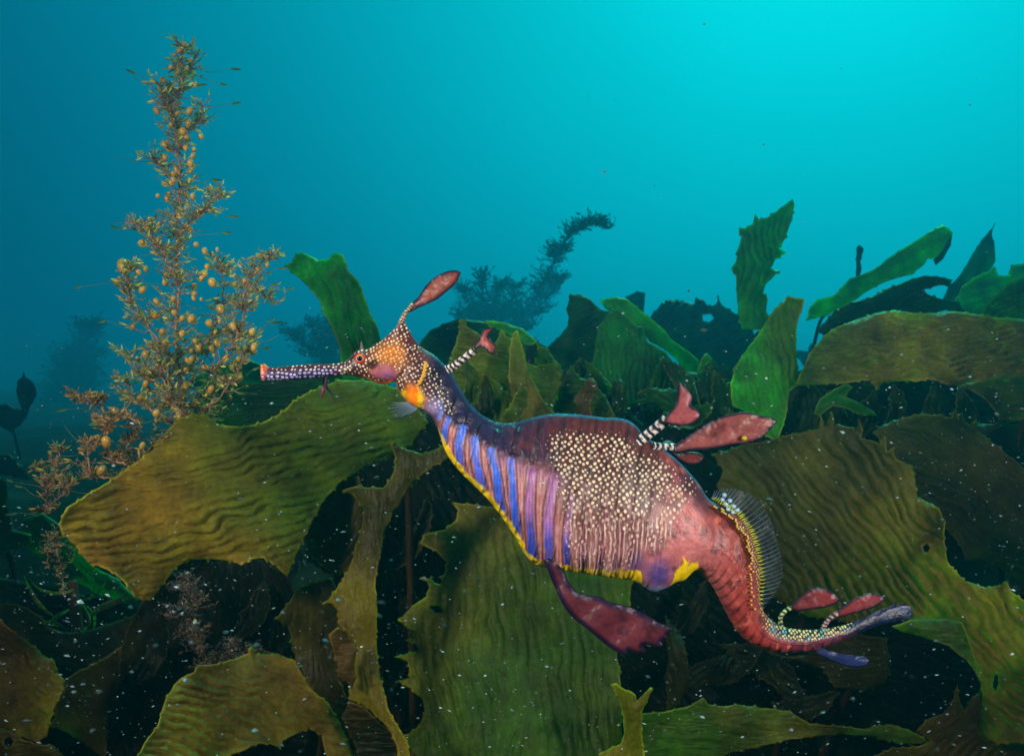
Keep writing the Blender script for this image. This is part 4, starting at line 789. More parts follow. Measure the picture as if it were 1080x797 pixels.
p = N(n, 'ShaderNodeBsdfPrincipled'); n.links.new(basec, p.inputs['Base Color']); p.inputs['Roughness'].default_value = 0.33; p.inputs['Specular IOR Level'].default_value = 0.5
p.inputs['Coat Weight'].default_value = 0.05; p.inputs['Coat Roughness'].default_value = 0.25
b = N(n, 'ShaderNodeBump'); b.inputs['Strength'].default_value = 0.5; b.inputs['Distance'].default_value = 0.0008
n.links.new(mth(n, 'ADD', mth(n, 'MULTIPLY', dotm, 0.5), no.outputs[0]), b.inputs['Height']); arl = N(n, 'ShaderNodeAttribute', attribute_name='relief'); b3 = N(n, 'ShaderNodeBump'); b3.inputs['Strength'].default_value = 1.0; b3.inputs['Distance'].default_value = 0.0016
n.links.new(arl.outputs['Fac'], b3.inputs['Height']); n.links.new(b3.outputs[0], b.inputs['Normal'])
n.links.new(b.outputs[0], p.inputs['Normal']); n.links.new(p.outputs[0], out.inputs[0])
M_SKIN = m
dragon = empty('weedy_seadragon', tuple(P(610, 520, DD)), 'weedy seadragon with blue bars, pale dots and yellow belly edge, swimming left above the kelp', 'seadragon')
def px_tube(name, pts, rad, mat, parent, colour, seg=10, sub=6, label=None):
    """pts: (x,y,depth offset) in photo pixels, rad: px; colour(t)->rgb"""
    q = spline(pts, sub); r = np.interp(np.linspace(0, 1, len(q)), np.linspace(0, 1, len(rad)), rad)
    w = np.array([P(a[0], a[1], DD + a[2]) for a in q]); v_, f_ = tube_data(w, r / F * DD, seg)
    an_ = np.tile(np.arange(seg), len(q)) * 2 * math.pi / seg
    t = np.repeat(np.linspace(0, 1, len(q)), seg); t = t + 0.06 * fbm(t * 9 + pts[0][0], np.cos(an_) * 1.5 + pts[0][1], 3) + 0.02 * np.sin(an_ * 2 + pts[0][0]); cl_ = colour(t)
    if 'stalk' in name: cl_ = cl_ * (0.35 + 0.75 * (np.sin(an_ * 4 + np.floor(t * 16) * 2.1) > -0.45))[:, None]
    o = mesh_obj(name, v_, f_, mat, parent, cl_)
    if label: o['label'] = label
    return o
body = mesh_obj('body', verts, quads.tolist() + caps, M_SKIN, dragon, ext(C), floats={'dotmask': ext(mask[..., None])[:, 0], 'stretch': ext(stretch[..., None])[:, 0], 'linex': ext(linex[..., None])[:, 0], 'relief': ext(relief[..., None])[:, 0]}, vecs={'dotpos': ext(U)})
a = body.data.color_attributes.new('dotcol', 'FLOAT_COLOR', 'POINT'); cf = np.ones((nV + 2, 4)); cf[:, :3] = ext(dc); a.data.foreach_set('color', cf.ravel().astype(np.float32))
# eyes
def eye(side):
    c = np.array(P(380, 378, DD - 0.012 - 0.0072 * side))
    def disc(name, r, dz, bulge, mat, par):
        rings = []; 
        for i in range(9):
            t = i / 8 * math.pi / 2
            for k in range(28):
                an = k * 2 * math.pi / 28
                rings.append(c + np.array([r * math.cos(an) * math.sin(t + 1e-3), -side * (dz + bulge * math.cos(t)), r * math.sin(an) * math.sin(t + 1e-3)]))
        f = [[i * 28 + k, i * 28 + (k + 1) % 28, (i + 1) * 28 + (k + 1) % 28, (i + 1) * 28 + k] for i in range(8) for k in range(28)]
        return mesh_obj(name, rings, f, mat, par)
    e = disc('eye', 5.6 / F * DD, 0.0, 0.0024, M_IRIS, dragon)
    disc('inner_iris', 4.0 / F * DD, 0.0009, 0.0021, M_IRIS2, e)
    disc('pupil', 3.2 / F * DD, 0.0013, 0.0022, M_PUPIL, e)
eye(1); eye(-1)
PURP = S(52, 28, 52); PINK = S(176, 92, 84)
def leafc(inner, edge=S(40, 20, 44), w=2.2, blotch=0.5, seed=0):
    def f(x, y, e):
        nzz = fbm(x / 9 + seed, y / 9 + seed, 4); c = mix(np.array(inner) + 0 * x[:, None], np.array(inner) * 0.4 + np.array(PURP) * 0.4, sm(0.02, 0.28, nzz) * blotch)
        return mix(np.array(edge) + 0 * c, c, sm(w * 0.5, w * 1.5, e + nzz * 2))
    return f
def leaf(name, outline, off, colour, parent=dragon, th=2.6, h=2.4, bendx=0.0, label=None, seed=0):
    o = spline(list(outline) + [outline[0]], 5)[:-1]; o = rough_outline(o, 1.8, 0.32, 0, 9, random.Random(seed)); cx, cy = o.mean(0)
    def dp(x, y, e): return DD + off + bendx * ((x - cx) / 30) ** 2 * 0.01 + 0.0016 * np.sin((x + y) / 9 + seed) + 0.0012 * fbm(x / 6 + seed, y / 6, 3)
    b_ = sheet(name, o, M_LEAF, parent, dp, lambda e: th / F * DD * (0.25 + 0.75 * sm(0, 6, e)), colour, h, (), 1)
    if label: b_['label'] = label
    return b_
dots = lambda dark, light, nb, du=0.5: (lambda t: np.where((np.sin(t * nb * 2 * math.pi)[:, None] > du - 0.5), np.array(light), np.array(dark)))
# head leaf
px_tube('leaf_stalk', [(423,341,0),(426,333,0),(431,326,0),(436,320,0)], [3.6, 2.6, 2.2, 2.4], M_PLAIN, dragon, dots(S(46, 26, 40), S(220, 190, 150), 8))
leaf('leaf_appendage', [(430,327),(435,319),(441,313),(447,304),(454,296),(462,290),(472,286),(481,285),(486,287),(484,294),(479,301),(472,307),(462,315),(452,320),(441,325),(433,329)], 0.0, leafc(S(142, 72, 54), seed=3, blotch=.9, w=3), label='long leaf on the nape')
# neck appendage
px_tube('leaf_stalk', [(471,390,0),(479,386,0),(489,378,0),(501,369,0)], [5, 4, 3.6, 4], M_PLAIN, dragon, dots(S(40, 24, 44), S(235, 225, 215), 7), seg=20, sub=18)
leaf('leaf_appendage', [(497,372),(501,364),(505,357),(509,349),(514,346),(524,345),(519,349),(515,354),(518,359),(523,365),(519,374),(513,369),(507,366),(501,370)], 0.0, leafc(S(158, 70, 60), seed=5), label='small forked leaf on the neck')
# back pair
px_tube('leaf_stalk', [(672,467,0),(681,460,0),(691,452,0),(703,442,0)], [6, 5.2, 5.4, 5.5], M_PLAIN, dragon, dots(S(34, 22, 44), S(232, 224, 218), 5.5), seg=20, sub=18)
leaf('leaf_appendage', [(699,446),(704,437),(711,429),(714,420),(716,403),(720,405),(728,413),(731,420),(729,428),(737,433),(738,440),(732,446),(721,449),(709,448)], -0.012, leafc(S(150, 76, 78), seed=7, blotch=.8), label='short forked leaf on the back')
px_tube('leaf_stalk', [(688,470,0.0),(699,471,0.003),(712,471,0.004)], [4.5, 4, 4], M_PLAIN, dragon, dots(S(40, 24, 44), S(225, 220, 215), 4), seg=10, sub=10)
leaf('leaf_appendage', [(708,474),(716,466),(729,457),(742,448),(756,441),(771,436),(786,434),(803,438),(819,443),(813,452),(806,460),(796,465),(785,468),(768,470),(747,474),(728,475),(714,478)], 0.004, leafc(S(142, 76, 72), blotch=0.5, seed=9, w=2.8), label='large pointed leaf on the back')
leaf('leaf_appendage', [(708,476),(718,478),(730,476),(742,480),(739,487),(728,490),(716,485)], 0.018, leafc(S(130, 60, 58), seed=12), label='small shaded leaf under the large one')
v_, f_ = tube_data([P(785, 462, DD + 0.0005), P(785.4, 462, DD - 0.0019)], [3.2 / F * DD, 2.2 / F * DD], 12); mesh_obj('yellow_spot', v_, f_, M_PLAIN, dragon, np.broadcast_to(S(200, 175, 20), (len(v_), 3)))
# belly leaf
leaf('leaf_appendage', [(574,588),(586,590),(594,600),(599,612),(607,622),(618,627),(633,629),(642,634),(655,637),(668,641),(682,648),(694,655),(703,659),(709,663),(704,668),(703,673),(698,675),(699,681),(691,682),(683,680),(678,680),(681,686),(677,689),(670,689),(663,686),(660,690),(653,688),(645,684),(632,674),(618,662),(604,651),(594,638),(586,621),(579,605)], -0.012,
     leafc(S(104, 42, 54), edge=S(38, 20, 54), w=5, blotch=1.0, seed=14), th=5, h=3, label='large drooping ragged leaf under the belly')
# chin barbel
px_tube('barbel', [(343,397,0),(342.5,404,0),(341,411,-0.002),(339,419,-0.002)], [2.2, 1.9, 2.3, 1.2], M_PLAIN, dragon, lambda t: np.broadcast_to(S(96, 44, 66), (len(t), 3)))
px_tube('barbel', [(342.5,404,0),(346,410,0.002),(351,417,0.002)], [1.6, 1.2, .7], M_PLAIN, dragon, lambda t: np.broadcast_to(S(56, 40, 66), (len(t), 3)))
px_tube('brow_spine', [(382,371,0.0),(381.6,366,-0.001),(381,360,-0.002)], [3.4, 1.8, .3], M_PLAIN, dragon, lambda t: np.broadcast_to(S(120, 84, 90), (len(t), 3)))
# gill fin: yellow toothed line
sp = Soup()
for i in range(15):
    t = i / 14; x0 = 449 - 8 * t + 2 * math.sin(t * 3); y0 = 382 + 24 * t; an = 0.5 if i % 2 else 2.6
    v_, f_ = tube_data([P(x0, y0, DD - 0.0128), P(x0 + 3.2 * math.cos(an), y0 + 3 * math.sin(an) - 2, DD - 0.0134)], [1.3 / F * DD, 0.3 / F * DD], 5); sp.add(v_, f_, S(235, 190, 40))
v_, f_ = tube_data([P(449 - 8 * t + 2 * math.sin(t * 3), 381 + 25 * t, DD - 0.0126) for t in np.linspace(0, 1, 9)], 1.5 / F * DD, 6); sp.add(v_, f_, S(236, 170, 40))
sp.build('gill_frill', M_PLAIN, dragon)
# fins
def fan_fin(name, base, tips, n, label=None, off=0.0, tipcol=S(150, 170, 190), yellow=True, rr=0.8, rayn='fin_ray'):
    b_ = spline(base, 12); t_ = spline(tips, 12); bi = np.interp(np.linspace(0, len(b_) - 1, n), range(len(b_)), range(len(b_)))
    bb = np.stack([np.interp(bi, range(len(b_)), b_[:, k]) for k in (0, 1)], 1); ti = np.linspace(0, len(t_) - 1, n); ttp = np.stack([np.interp(ti, range(len(t_)), t_[:, k]) for k in (0, 1)], 1)
    rows = []; M = 10
    for i in range(n):
        for j in range(M + 1):
            t = j / M; q = bb[i] * (1 - t) + ttp[i] * t; wv = 0.0022 * t * math.sin(i * 0.75 + t * 2)
            rows.append(P(q[0] + 1.2 * math.sin(t * 3) * 0, q[1] + 4.0 * t * (1 - t), DD + off + wv))
    f = [[i * (M + 1) + j, i * (M + 1) + j + 1, (i + 1) * (M + 1) + j + 1, (i + 1) * (M + 1) + j] for i in range(n - 1) for j in range(M)]
    mem = mesh_obj(name, rows, f, M_FIN, dragon); 
    if label: mem['label'] = label
    for i in range(n):
        w = np.array(rows[i * (M + 1):(i + 1) * (M + 1)]); v_, f_ = tube_data(w, np.linspace(rr, rr * 0.35, M + 1) / F * DD, 5); t = np.repeat(np.linspace(0, 1, M + 1), 5)
        c = mix(np.array(S(120, 140, 165)) + 0 * t[:, None], np.array(S(80, 98, 122)), t)
        if yellow: c = mix(np.array(S(225, 225, 30)) + 0 * c, c, sm(0.16, 0.3, t))
        mesh_obj(rayn, v_, f_, M_PLAIN, mem, c)
    return mem
fan_fin('dorsal_fin', [(750,526),(760,531),(776,541),(790,560),(797,580),(800,602),(801,622),(800,640)], [(754,517),(773,515),(795,524),(812,546),(819,570),(825,592),(823,616),(805,643)], 38, 'fan-shaped see-through dorsal fin with yellow ray roots', 0.016, yellow=True, rr=0.55)
sp = Soup()
for i in range(46):
    t = i / 45; q = np.array([np.interp(t, [0, .1, .25, .45, .65, .85, 1], [752, 763, 778, 791, 797, 799, 799]), np.interp(t, [0, .1, .25, .45, .65, .85, 1], [528, 533, 543, 562, 584, 612, 640])])
    dx, dy = (math.cos(0.9 * t + -0.9), math.sin(0.9 * t - 0.9)); v_, f_ = tube_data([P(q[0], q[1], DD + 0.010), P(q[0] + dx * 3, q[1] + dy * 3, DD + 0.012), P(q[0] + dx * 6.5, q[1] + dy * 6.5 + 1.2, DD + 0.013)], np.array([.8, .6, .2]) / F * DD, 5); sp.add(v_, f_, S(214, 206, 24))
sp.build('yellow_fin_teeth', M_PLAIN, dragon)
sp = Soup()
rr = random.Random(2)
for (x, y) in [(762,527),(766,532),(770,528),(774,534),(768,537),(773,540),(778,538),(764,522)]:
    v_, f_ = tube_data([P(x, y, DD + 0.003), P(x, y, DD - 0.002)], np.array([2.6, 1.4]) / F * DD, 7); sp.add(v_, f_, S(190, 215, 240))
for i in range(46):
    t = i / 45; x = np.interp(t, [0, .1, .25, .45, .65, .85, 1], [758, 766, 777, 789, 794, 796, 797]) - rr.uniform(0, 4.5); y = np.interp(t, [0, .1, .25, .45, .65, .85, 1], [534, 540, 548, 566, 586, 612, 642])
    v_, f_ = tube_data([P(x, y, DD + 0.006), P(x, y, DD - 0.006)], np.array([1.5, 1.0]) / F * DD, 6); sp.add(v_, f_, S(236, 190, 90))
sp.build('fin_base_dots', M_PLAIN, dragon)
fan_fin('pectoral_fin', [(430,424),(433,426),(437,428),(440,430)], [(413,424),(412,433),(417,441),(428,440)], 9, 'small see-through fin behind the throat', -0.008, yellow=False, rr=0.7)
fan_fin('pectoral_fin', [(455,433),(457,436),(459,440),(461,444)], [(444,434),(446,440),(452,445),(459,449)], 7, None, 0.008, yellow=False, rr=0.7)
# tail leaves
px_tube('leaf_stalk', [(824,660,0.008),(823,652,0.008),(827,645,0.008),(835,640,0.008)], [2.6, 2.4, 2.2, 2.4], M_PLAIN, dragon, dots(S(24, 40, 56), S(190, 215, 130), 6), sub=10)
leaf('leaf_appendage', [(831,641),(838,635),(848,625),(856,620),(866,619),(878,624),(886,632),(878,638),(866,641),(850,643),(840,644)], 0.008, leafc(S(124, 46, 50), edge=S(22, 22, 48), seed=17), label='front one of the two leaves on the tail')
px_tube('leaf_stalk', [(868,663,0.010),(871,657,0.010),(876,651,0.010),(884,646,0.010)], [2.6, 2.6, 2.4, 2.6], M_PLAIN, dragon, dots(S(70, 40, 70), S(200, 170, 160), 6), sub=10)
leaf('leaf_appendage', [(877,651),(884,643),(894,635),(904,629),(916,625),(926,626),(933,631),(926,638),(914,643),(900,647),(886,651)], 0.010, leafc(S(126, 46, 50), edge=S(22, 22, 48), seed=19), label='rear one of the two leaves on the tail')
leaf('leaf_appendage', [(855,684),(862,680),(872,684),(885,688),(899,690),(912,692),(917,697),(912,702),(900,703),(886,700),(872,694),(862,689)], 0.010, leafc(S(38, 52, 104), edge=S(20, 26, 60), w=1.2, blotch=0.4, seed=21), label='blue leaf pointing back under the tail')
leaf('leaf_appendage', [(905,655),(918,646),(930,641),(938,639),(946,633),(945,638),(955,634),(953,639),(964,640),(956,645),(964,650),(952,651),(955,656),(944,654),(936,658),(920,661),(908,664)], 0.016, leafc(S(26, 46, 84), edge=S(14, 22, 50), w=1.6, blotch=0.6, seed=23), label='dark blue blade at the tail tip')

# ================================================================== bubbly weed (float-bearing brown weed)
def ellipsoid(c, r, axisv, k, seg=10, rings=8):
    ax = Vector(axisv).normalized(); R_ = ax.to_track_quat('Z', 'Y').to_matrix(); V_ = []
    for i in range(rings + 1):
        t = i / rings * math.pi
        for j in range(seg):
            an = j * 2 * math.pi / seg; rr_ = math.sin(t) * (1 - 0.12 * math.cos(t))
            V_.append(tuple(Vector(c) + R_ @ Vector((r * rr_ * math.cos(an), r * rr_ * math.sin(an), -r * k * math.cos(t)))))
    f = [[i * seg + j, i * seg + (j + 1) % seg, (i + 1) * seg + (j + 1) % seg, (i + 1) * seg + j] for i in range(rings) for j in range(seg)]
    return V_, f
def leaflet(c, dirv, L, w, tw):
    d = Vector(dirv).normalized(); s = d.cross(Vector((math.sin(tw), math.cos(tw), 0.3))).normalized(); nrm = d.cross(s); q = Vector(c)
    v = [q, q + d * L * .35 + s * w + nrm * L * .05, q + d * L * .75 + s * w * .7 + nrm * L * .08, q + d * L, q + d * L * .75 - s * w * .7 + nrm * L * .08, q + d * L * .35 - s * w + nrm * L * .05, q + d * L * .4, q + d * L * .75]
    return [tuple(p) for p in v], [[0, 1, 6], [1, 2, 7, 6], [2, 3, 7], [3, 4, 7], [4, 5, 6, 7], [5, 0, 6]]
def weed(label, D0, stems, bladders, dens, colA, colB, Lf, group, cat='seaweed', fuzz=1.0, seed=0, stemr=1.3, spread=14, twigs=1.0, stray=0, stemcol=lin((150, 112, 84)), name='float_weed'):
    rn = random.Random(seed); b0 = P(*stems[0][0][:2], D0); bz = float(H(b0[0], b0[1])); e = empty(name, (b0[0], b0[1], min(bz, b0[2])), label, cat, group)
    s1 = Soup(); lf = Soup(); fz = Soup(); nodes = []
    pxm = D0 / F
    def J(a): return 1
    for si, st in enumerate(stems):
        off = rn.uniform(-0.03, 0.03) if si else 0
        q = spline(st, 8); nq = len(q); q = q + np.array([[rn.uniform(-1, 1), rn.uniform(-1, 1)] for _ in range(nq)]) * 1.6
        w = [P(a[0], a[1], D0 + off + 0.006 * math.sin(i * 0.35 + si)) for i, a in enumerate(q)]
        r0 = stemr * (1.5 if si == 0 else 1.0); v_, f_ = tube_data(w, np.linspace(r0, r0 * 0.4, nq) * pxm, 6); 
        mesh_obj('stem' if si == 0 else 'branch', v_, f_, M_STIPE, e, np.broadcast_to(stemcol, (len(v_), 3)))
        Ls = np.linalg.norm(np.diff(q, axis=0), axis=1).sum(); nt_ = int(Ls * dens)
        for _ in range(nt_):
            k_ = rn.random(); k_ = min(.999, max(0, k_ + 0.06 * math.sin(k_ * Ls / 6 + si)));
            i0 = min(int(k_ * (nq - 1)), nq - 2); base = Vector(w[i0]).lerp(Vector(w[i0 + 1]), rn.random())
            an = rn.uniform(0, 2 * math.pi); up = rn.uniform(-0.2, 0.9); L = spread * pxm * rn.uniform(0.3, 1.15) * twigs * (0.6 + 0.8 * (1 - k_))
            dv_ = Vector((math.cos(an), math.sin(an) * 0.9, up)).normalized(); p1 = base + dv_ * L * 0.5 + Vector((rn.uniform(-1, 1), rn.uniform(-1, 1), rn.uniform(-.3, 1))) * L * 0.14; p2 = base + dv_ * L + Vector((0, 0, L * 0.2))
            tw = spline([base, p1, p2], 3); v_, f_ = tube_data(tw, np.linspace(0.55, 0.25, len(tw)) * pxm, 4); s1.add(v_, f_, stemcol * rn.uniform(0.6, 1.2)); nodes.append((Vector(tw[-1]), dv_))
            for t in range(rn.randint(2, 5)):
                bp = Vector(tw[rn.randint(1, len(tw) - 1)]); dd = (dv_ + Vector((rn.uniform(-1, 1), rn.uniform(-1, 1), rn.uniform(-.7, 1)))).normalized(); ll = Lf * pxm * rn.uniform(0.4, 1.2)
                v_, f_ = leaflet(bp, dd, ll, ll * rn.uniform(0.10, 0.2), rn.uniform(0, 6)); lf.add(v_, f_, mix(np.array(colA), np.array(colB), rn.random()) * rn.uniform(0.5, 1.3))
            for t in range(int(rn.uniform(2, 7) * fuzz)):
                bp = Vector(tw[rn.randint(0, len(tw) - 1)]); dd = Vector((rn.uniform(-1, 1), rn.uniform(-1, 1), rn.uniform(-1, 1))).normalized(); ll = rn.uniform(1.5, 5) * pxm
                v_, f_ = tube_data([bp, bp + dd * ll * .5 + Vector((rn.uniform(-1, 1), 0, rn.uniform(-1, 1))) * ll * .25, bp + dd * ll], [0.26 * pxm, .22 * pxm, 0.1 * pxm], 3); fz.add(v_, f_, mix(lin((190, 178, 172)), lin((140, 104, 116)), rn.random()) * rn.uniform(.5, 1.1))
        for t in range(stray):
            i0 = rn.randint(2, nq - 1); bp = Vector(w[i0]); sgn = rn.choice((-1, 1)); L = rn.uniform(14, 40) * pxm
            dd = Vector((sgn, rn.uniform(-.4, .4), rn.uniform(-.3, .5))); cv = spline([bp, bp + dd * L * .5 + Vector((0, 0, -L * .12)), bp + dd * L + Vector((0, 0, L * rn.uniform(-.3, .2)))], 5)
            v_, f_ = tube_data(cv, np.linspace(.4, .18, len(cv)) * pxm, 4); fz.add(v_, f_, lin((96, 110, 84)) * rn.uniform(.6, 1.1))
            if rn.random() < .6: v_, f_ = leaflet(cv[-1], dd, rn.uniform(7, 15) * pxm, 1.5 * pxm, 0); lf.add(v_, f_, lin((62, 92, 50)))
    for o_, nm in ((s1.build('twigs', M_STIPE, e), 1), (lf.build('leaflets', M_WEED, e, False), 1), (fz.build('hairy_growth', M_WEED, e), 1)):
        if o_: o_['kind'] = 'stuff'
    allb = [(x, y, r) for x, y, r in bladders]
    for (x, y, r) in allb:
        dz = rn.uniform(-0.02, 0.006); c = P(x, y, D0 + dz); ax = (rn.uniform(-.7, .7), rn.uniform(-.4, .4), 1)
        v_, f_ = ellipsoid(c, r * pxm, ax, rn.uniform(1.05, 1.55)); cl = mix(lin((216, 168, 70)), lin((168, 140, 62)), rn.random())
        mesh_obj('float_bladder', v_, f_, M_BLAD, e, np.broadcast_to(cl * rn.uniform(.7, 1.1), (len(v_), 3)))
    return e
BL = [(194,47,3),(189,53,3.4),(184,58,3),(201,64,3.2),(197,72,3.2),(187,77,3.4),(180,71,3),(172,85,4),(171,97,4.2),(193,93,4.4),(165,117,4),(200,117,4.2),(199,131,4),(193,139,5),(197,145,4.4),(212,144,3.8),(178,156,4.4),(174,166,4),(187,180,4.4),(155,239,4.8),
      (167,256,4.6),(150,257,4.8),(200,242,4.2),(130,281,7.5),(125,297,4.8),(146,287,3.6),(224,298,5.2),(233,326,5.6),(221,341,5.2),(202,336,5.4),(154,374,5.6),(174,363,5.4),(168,387,5),(179,401,5),(223,411,5),(268,366,4.4),(202,380,4.6),(210,366,4.6),(216,388,4.4),(166,434,5),
      (238,377,4.6),(266,350,4.4),(199,241,3.6),(162,332,5),(176,150,2.6),(183,190,3.4),(196,205,3.4),(176,210,3.4),(190,226,3.6),(168,236,3.2),(184,262,4),(207,258,3.6),(216,265,3.8),(176,290,4),(150,306,4.4),(165,318,3.8),(205,310,3.6),(248,300,3.4),(258,296,3.2),(246,344,4),
      (192,352,4.2),(184,330,4),(229,362,4.6),(252,388,4),(243,401,4.2),(196,408,4.4),(206,425,4.4),(154,405,4),(148,420,4),(178,425,4.2),(190,440,4.8),(171,350,4.2),(140,345,3.6),(181,105,3),(206,90,2.8),(187,120,3),(272,284,2.8),(282,280,2.6),(180,132,2.8),(201,181,3.2)]
_rb = random.Random(77); BLX = [(x, y, r * 0.8) for x, y, r in BL]
for _ in range(60):
    yb = _rb.uniform(150, 445); wb = np.interp(yb, [60, 200, 300, 400, 450], [10, 22, 62, 60, 40]); BLX.append((np.interp(yb, [60, 250, 450], [190, 186, 200]) + _rb.uniform(-1, 1) * wb, yb, _rb.uniform(1.8, 3.4)))
weed('tall weed with orange-brown float bubbles rising against the blue water at left', 0.78,
     [[(200,470),(196,440),(190,400),(185,350),(188,300),(186,250),(189,200),(187,150),(183,120),(190,85),(192,48)], [(190,400),(212,370),(228,340),(236,300),(228,272)], [(186,385),(160,350),(142,322),(134,295),(140,280)], [(188,300),(172,268),(155,245),(133,232)],
      [(222,395),(246,362),(257,330),(260,300),(274,278),(292,268)], [(236,350),(252,352),(268,360)], [(196,440),(170,410),(148,392),(134,372)], [(205,440),(232,418),(250,392),(262,364)], [(188,450),(160,432),(140,420),(132,400)], [(187,250),(205,230),(222,215),(232,205)], [(187,150),(198,135),(208,128),(214,112)],
      [(186,190),(172,176),(160,166)], [(210,460),(222,430),(226,400),(215,365)], [(183,120),(172,105),(168,88)], [(190,85),(200,72),(206,58)], [(200,460),(184,425),(170,395),(163,362)], [(258,300),(275,306),(292,322)]],
     BLX, 0.72, lin((190, 176, 92)), lin((116, 130, 62)), 8.0, None, fuzz=2.4, seed=3, stray=5, spread=20)
weed('short yellowish weed tuft with round floats above the broad left blade', 0.72,
     [[(172,505),(150,492),(125,486),(112,470),(110,445),(106,425),(92,424),(80,416)], [(150,500),(120,505),(95,502),(72,508),(52,504),(38,492)], [(62,508),(60,490),(64,472)], [(96,502),(94,482),(92,465)], [(120,490),(136,470),(140,448)], [(140,500),(160,480),(172,462)], [(112,445),(128,440),(146,446)], [(50,505),(48,520),(56,540)], [(70,508),(66,522),(46,538)]],
     [(102,464,4.8),(112,466,4.8),(115,450,4.2),(107,496,4.4),(165,436,4),(150,470,3),(121,433,3)], 0.8, lin((170, 140, 60)), lin((110, 84, 66)), 8, None, fuzz=1.3, seed=5, stray=2, spread=12)
weed('pale stringy weed tuft hanging down beside the left tip of the broad blade', 0.72,
     [[(62,560),(60,575),(63,590),(66,610),(68,628)], [(62,575),(54,580),(50,600)], [(62,572),(72,578),(74,592)], [(60,568),(52,570),(46,580)]], [], 0.6, lin((130, 116, 70)), lin((90, 90, 56)), 5, None, fuzz=0.6, seed=8, spread=8, stemr=1.0)
weed('reddish-brown feathery weed growing in the shadow under the broad left blade', 0.84,
     [[(225,720),(212,690),(205,660),(203,630),(198,606)], [(240,720),(250,700),(262,690),(276,686)], [(225,700),(240,690),(246,676)], [(205,640),(190,640),(176,650)], [(203,625),(190,618),(178,622)], [(215,690),(205,676),(190,668)]], [(204,640,2),(206,655,2)], 0.9, lin((92, 58, 44)), lin((60, 44, 44)), 6, None, fuzz=1.8, seed=9, spread=17, stemcol=lin((90, 60, 24)), name='red_weed')
# far feathery weeds
def far_weed(label, D0, stems, dens, spread, seed, colA=lin((24, 44, 36))):
    return weed(label, D0, stems, [], dens * 2.0, colA, colA * 0.7, 5, 'feathery weeds standing far behind', fuzz=0.2, seed=seed, spread=spread, stemr=1.2, stemcol=colA * 0.8, name='feathery_weed')
far_weed('tall feathery weed leaning right at its tip, against the water in the middle', 6.5, [[(545,400),(548,370),(552,335),(572,300),(590,265),(605,245),(622,236),(642,240)], [(552,345),(540,320),(545,300)], [(560,335),(580,310),(592,290)], [(548,370),(530,350),(528,325)]], 1.5, 17, 21)
far_weed('rounded feathery weed bush left of the leaning feathery weed', 6.2, [[(508,380),(507,350),(508,320),(510,290)], [(507,350),(495,325),(488,300)], [(508,345),(520,320),(528,296)], [(508,360),(522,340),(536,322)], [(507,355),(494,345),(484,330)]], 1.5, 17, 22)
far_weed('dim feathery weed between the tall dark blade and the snout', 6.4, [[(350,410),(345,380),(342,355),(330,340)], [(345,385),(325,365),(306,350)], [(348,375),(352,355),(350,335)]], 1.6, 20, 23)
far_weed('very faint tall weed column far behind at left', 11.0, [[(72,520),(70,470),(70,430),(76,395),(88,365),(96,340)], [(72,470),(82,440),(90,410),(92,390)], [(70,440),(66,415),(74,395)], [(76,400),(84,385),(98,370)], [(74,500),(84,470),(94,450)]], 2.6, 26, 24)
# spidery narrow leaves round a brown stalk, lower left
sp_ = empty('spidery_kelp', tuple(np.array(P(80, 690, 1.06))), 'kelp stalk with narrow spidery olive leaves in the dark at lower left', 'kelp')
w = [P(a, b_, 1.05) for a, b_ in spline([(84,700),(82,668),(79,640),(76,612)], 6)]; v_, f_ = tube_data(w, np.linspace(.0085, .006, len(w)), 10); mesh_obj('stipe', v_, f_, M_STIPE, sp_, np.broadcast_to(lin((110, 66, 28)), (len(v_), 3)))
for k_, (pts, wd) in enumerate([([(78,622),(62,626),(44,622),(32,612)],2.6), ([(57,650),(44,640),(34,626),(25,606)],2.6), ([(80,630),(92,632),(104,624),(112,612)],1.8), ([(95,648),(108,640),(122,634),(136,626)],3.8), ([(84,668),(94,655),(88,640),(84,634)],2.4), ([(62,660),(48,656),(36,652),(20,640)],2.6),
                                ([(78,640),(64,648),(54,656),(52,664)],2.6), ([(98,664),(100,652),(92,640),(84,632)],2.4), ([(80,616),(92,606),(100,604),(106,598)],1.5), ([(72,664),(60,658),(52,656),(44,658)],2.8)]):
    q = spline(pts, 6); tn = np.gradient(q, axis=0); tn /= np.linalg.norm(tn, axis=1)[:, None]; nn_ = np.stack([-tn[:, 1], tn[:, 0]], 1); ww = wd * np.sin(np.linspace(0.35, math.pi - 0.1, len(q)))[:, None]
    o = np.concatenate([q + nn_ * ww, (q - nn_ * ww)[::-1]]); blade(sp_, o, 1.02 + 0.006 * k_, lin((96, 84, 34)), lin((64, 64, 30)), teeth=0, amp=0.1, h=3, seed=200 + k_, step=6, splits=0, bend=0.004)

# ================================================================== drifting specks (marine snow)
rs = np.random.RandomState(4); ico = np.array([(1, 0, 0), (-1, 0, 0), (0, 1, 0), (0, -1, 0), (0, 0, 1), (0, 0, -1)], float); fo = [[0, 2, 4], [2, 1, 4], [1, 3, 4], [3, 0, 4], [2, 0, 5], [1, 2, 5], [3, 1, 5], [0, 3, 5]]
NS = 36000
d = np.where(np.arange(NS) % 3 == 0, 0.34 + 1.6 * rs.rand(NS) ** 1.3, rs.uniform(0.57, 0.84, NS)); x = rs.uniform(-250, 1330, NS); y = rs.uniform(-60, 900, NS)
keep = ~((y < 345) & (rs.rand(NS) < 0.97)) & ~((y < 380) & (d < 0.6)) & ~((y < 420) & (x < 300) & (rs.rand(NS) < 0.7)) & ~((d < 0.56) & (rs.rand(NS) < 0.85)) & (rs.rand(NS) < 0.34 + 2.6 * np.clip(fbm(x / 90 + 3, y / 90 + 8, 3), 0, 1))
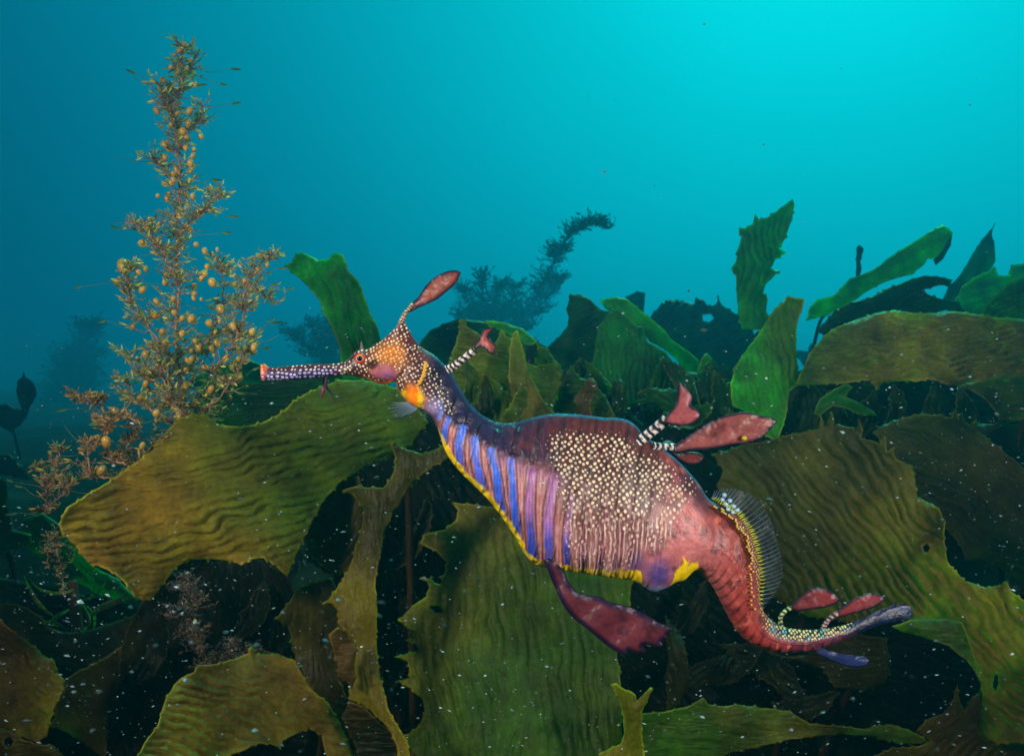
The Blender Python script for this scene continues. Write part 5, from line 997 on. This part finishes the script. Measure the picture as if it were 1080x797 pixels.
d, x, y = d[keep], x[keep], y[keep]; n_ = len(d); d[:260] = rs.uniform(0.17, 0.32, 260); y[:260] = rs.uniform(600, 840, 260); x[:260] = np.where(y[:260] < 700, rs.uniform(-100, 520, 260), x[:260]); r = (0.00022 + 0.00075 * rs.rand(n_) ** 5 + 0.0012 * rs.rand(n_) ** 40) * (0.6 + 0.7 * d)
c = np.stack([(x - 540) / F * d, d, CZ - (y - 398.5) / F * d], 1); th = rs.uniform(-0.5, 0.5, n_); sq = 0.5 + 0.4 * rs.rand(n_); st_ = 1 + 0.9 * rs.rand(n_)
vo_ = (ico[None] * (0.65 + 0.7 * rs.rand(n_, 6, 1))) * r[:, None, None] * 1.2; vo_[..., 0] *= st_[:, None]; vo_[..., 2] *= sq[:, None]
X_ = vo_[..., 0] * np.cos(th)[:, None] - vo_[..., 2] * np.sin(th)[:, None]; Z_ = vo_[..., 0] * np.sin(th)[:, None] + vo_[..., 2] * np.cos(th)[:, None]
vo_ = np.stack([X_, vo_[..., 1], Z_], 2) + c[:, None]; ff = (np.array(fo)[None] + (np.arange(n_) * 6)[:, None, None]).reshape(-1, 3)
gs = np.repeat((0.10 + 0.75 * rs.rand(n_) ** 1.8), 6)[:, None] * np.array([0.62, 0.85, 0.95])
snow = mesh_obj('marine_snow', vo_.reshape(-1, 3), ff, M_SNOW, None, gs, False)
tag(snow, 'pale specks of drifting marine snow over the kelp', kind='stuff')

# ================================================================== the water's haze
hm_, n, out = new_mat('water_haze'); pv = N(n, 'ShaderNodeVolumePrincipled'); pv.inputs['Color'].default_value = (0.08, 0.68, 0.95, 1); pv.inputs['Density'].default_value = 0.10
pv.inputs['Anisotropy'].default_value = 0.75; n.links.new(pv.outputs[0], out.inputs['Volume'])
x0, x1, y0, y1, z0, z1 = -42, 42, -22, 62, -1.6, 1.75
vb = [(x, y, z) for x in (x0, x1) for y in (y0, y1) for z in (z0, z1)]
fb = [[0, 1, 3, 2], [4, 6, 7, 5], [0, 4, 5, 1], [2, 3, 7, 6], [0, 2, 6, 4], [1, 5, 7, 3]]
tag(mesh_obj('haze', vb, fb, hm_, None, smooth=False), kind='stuff')
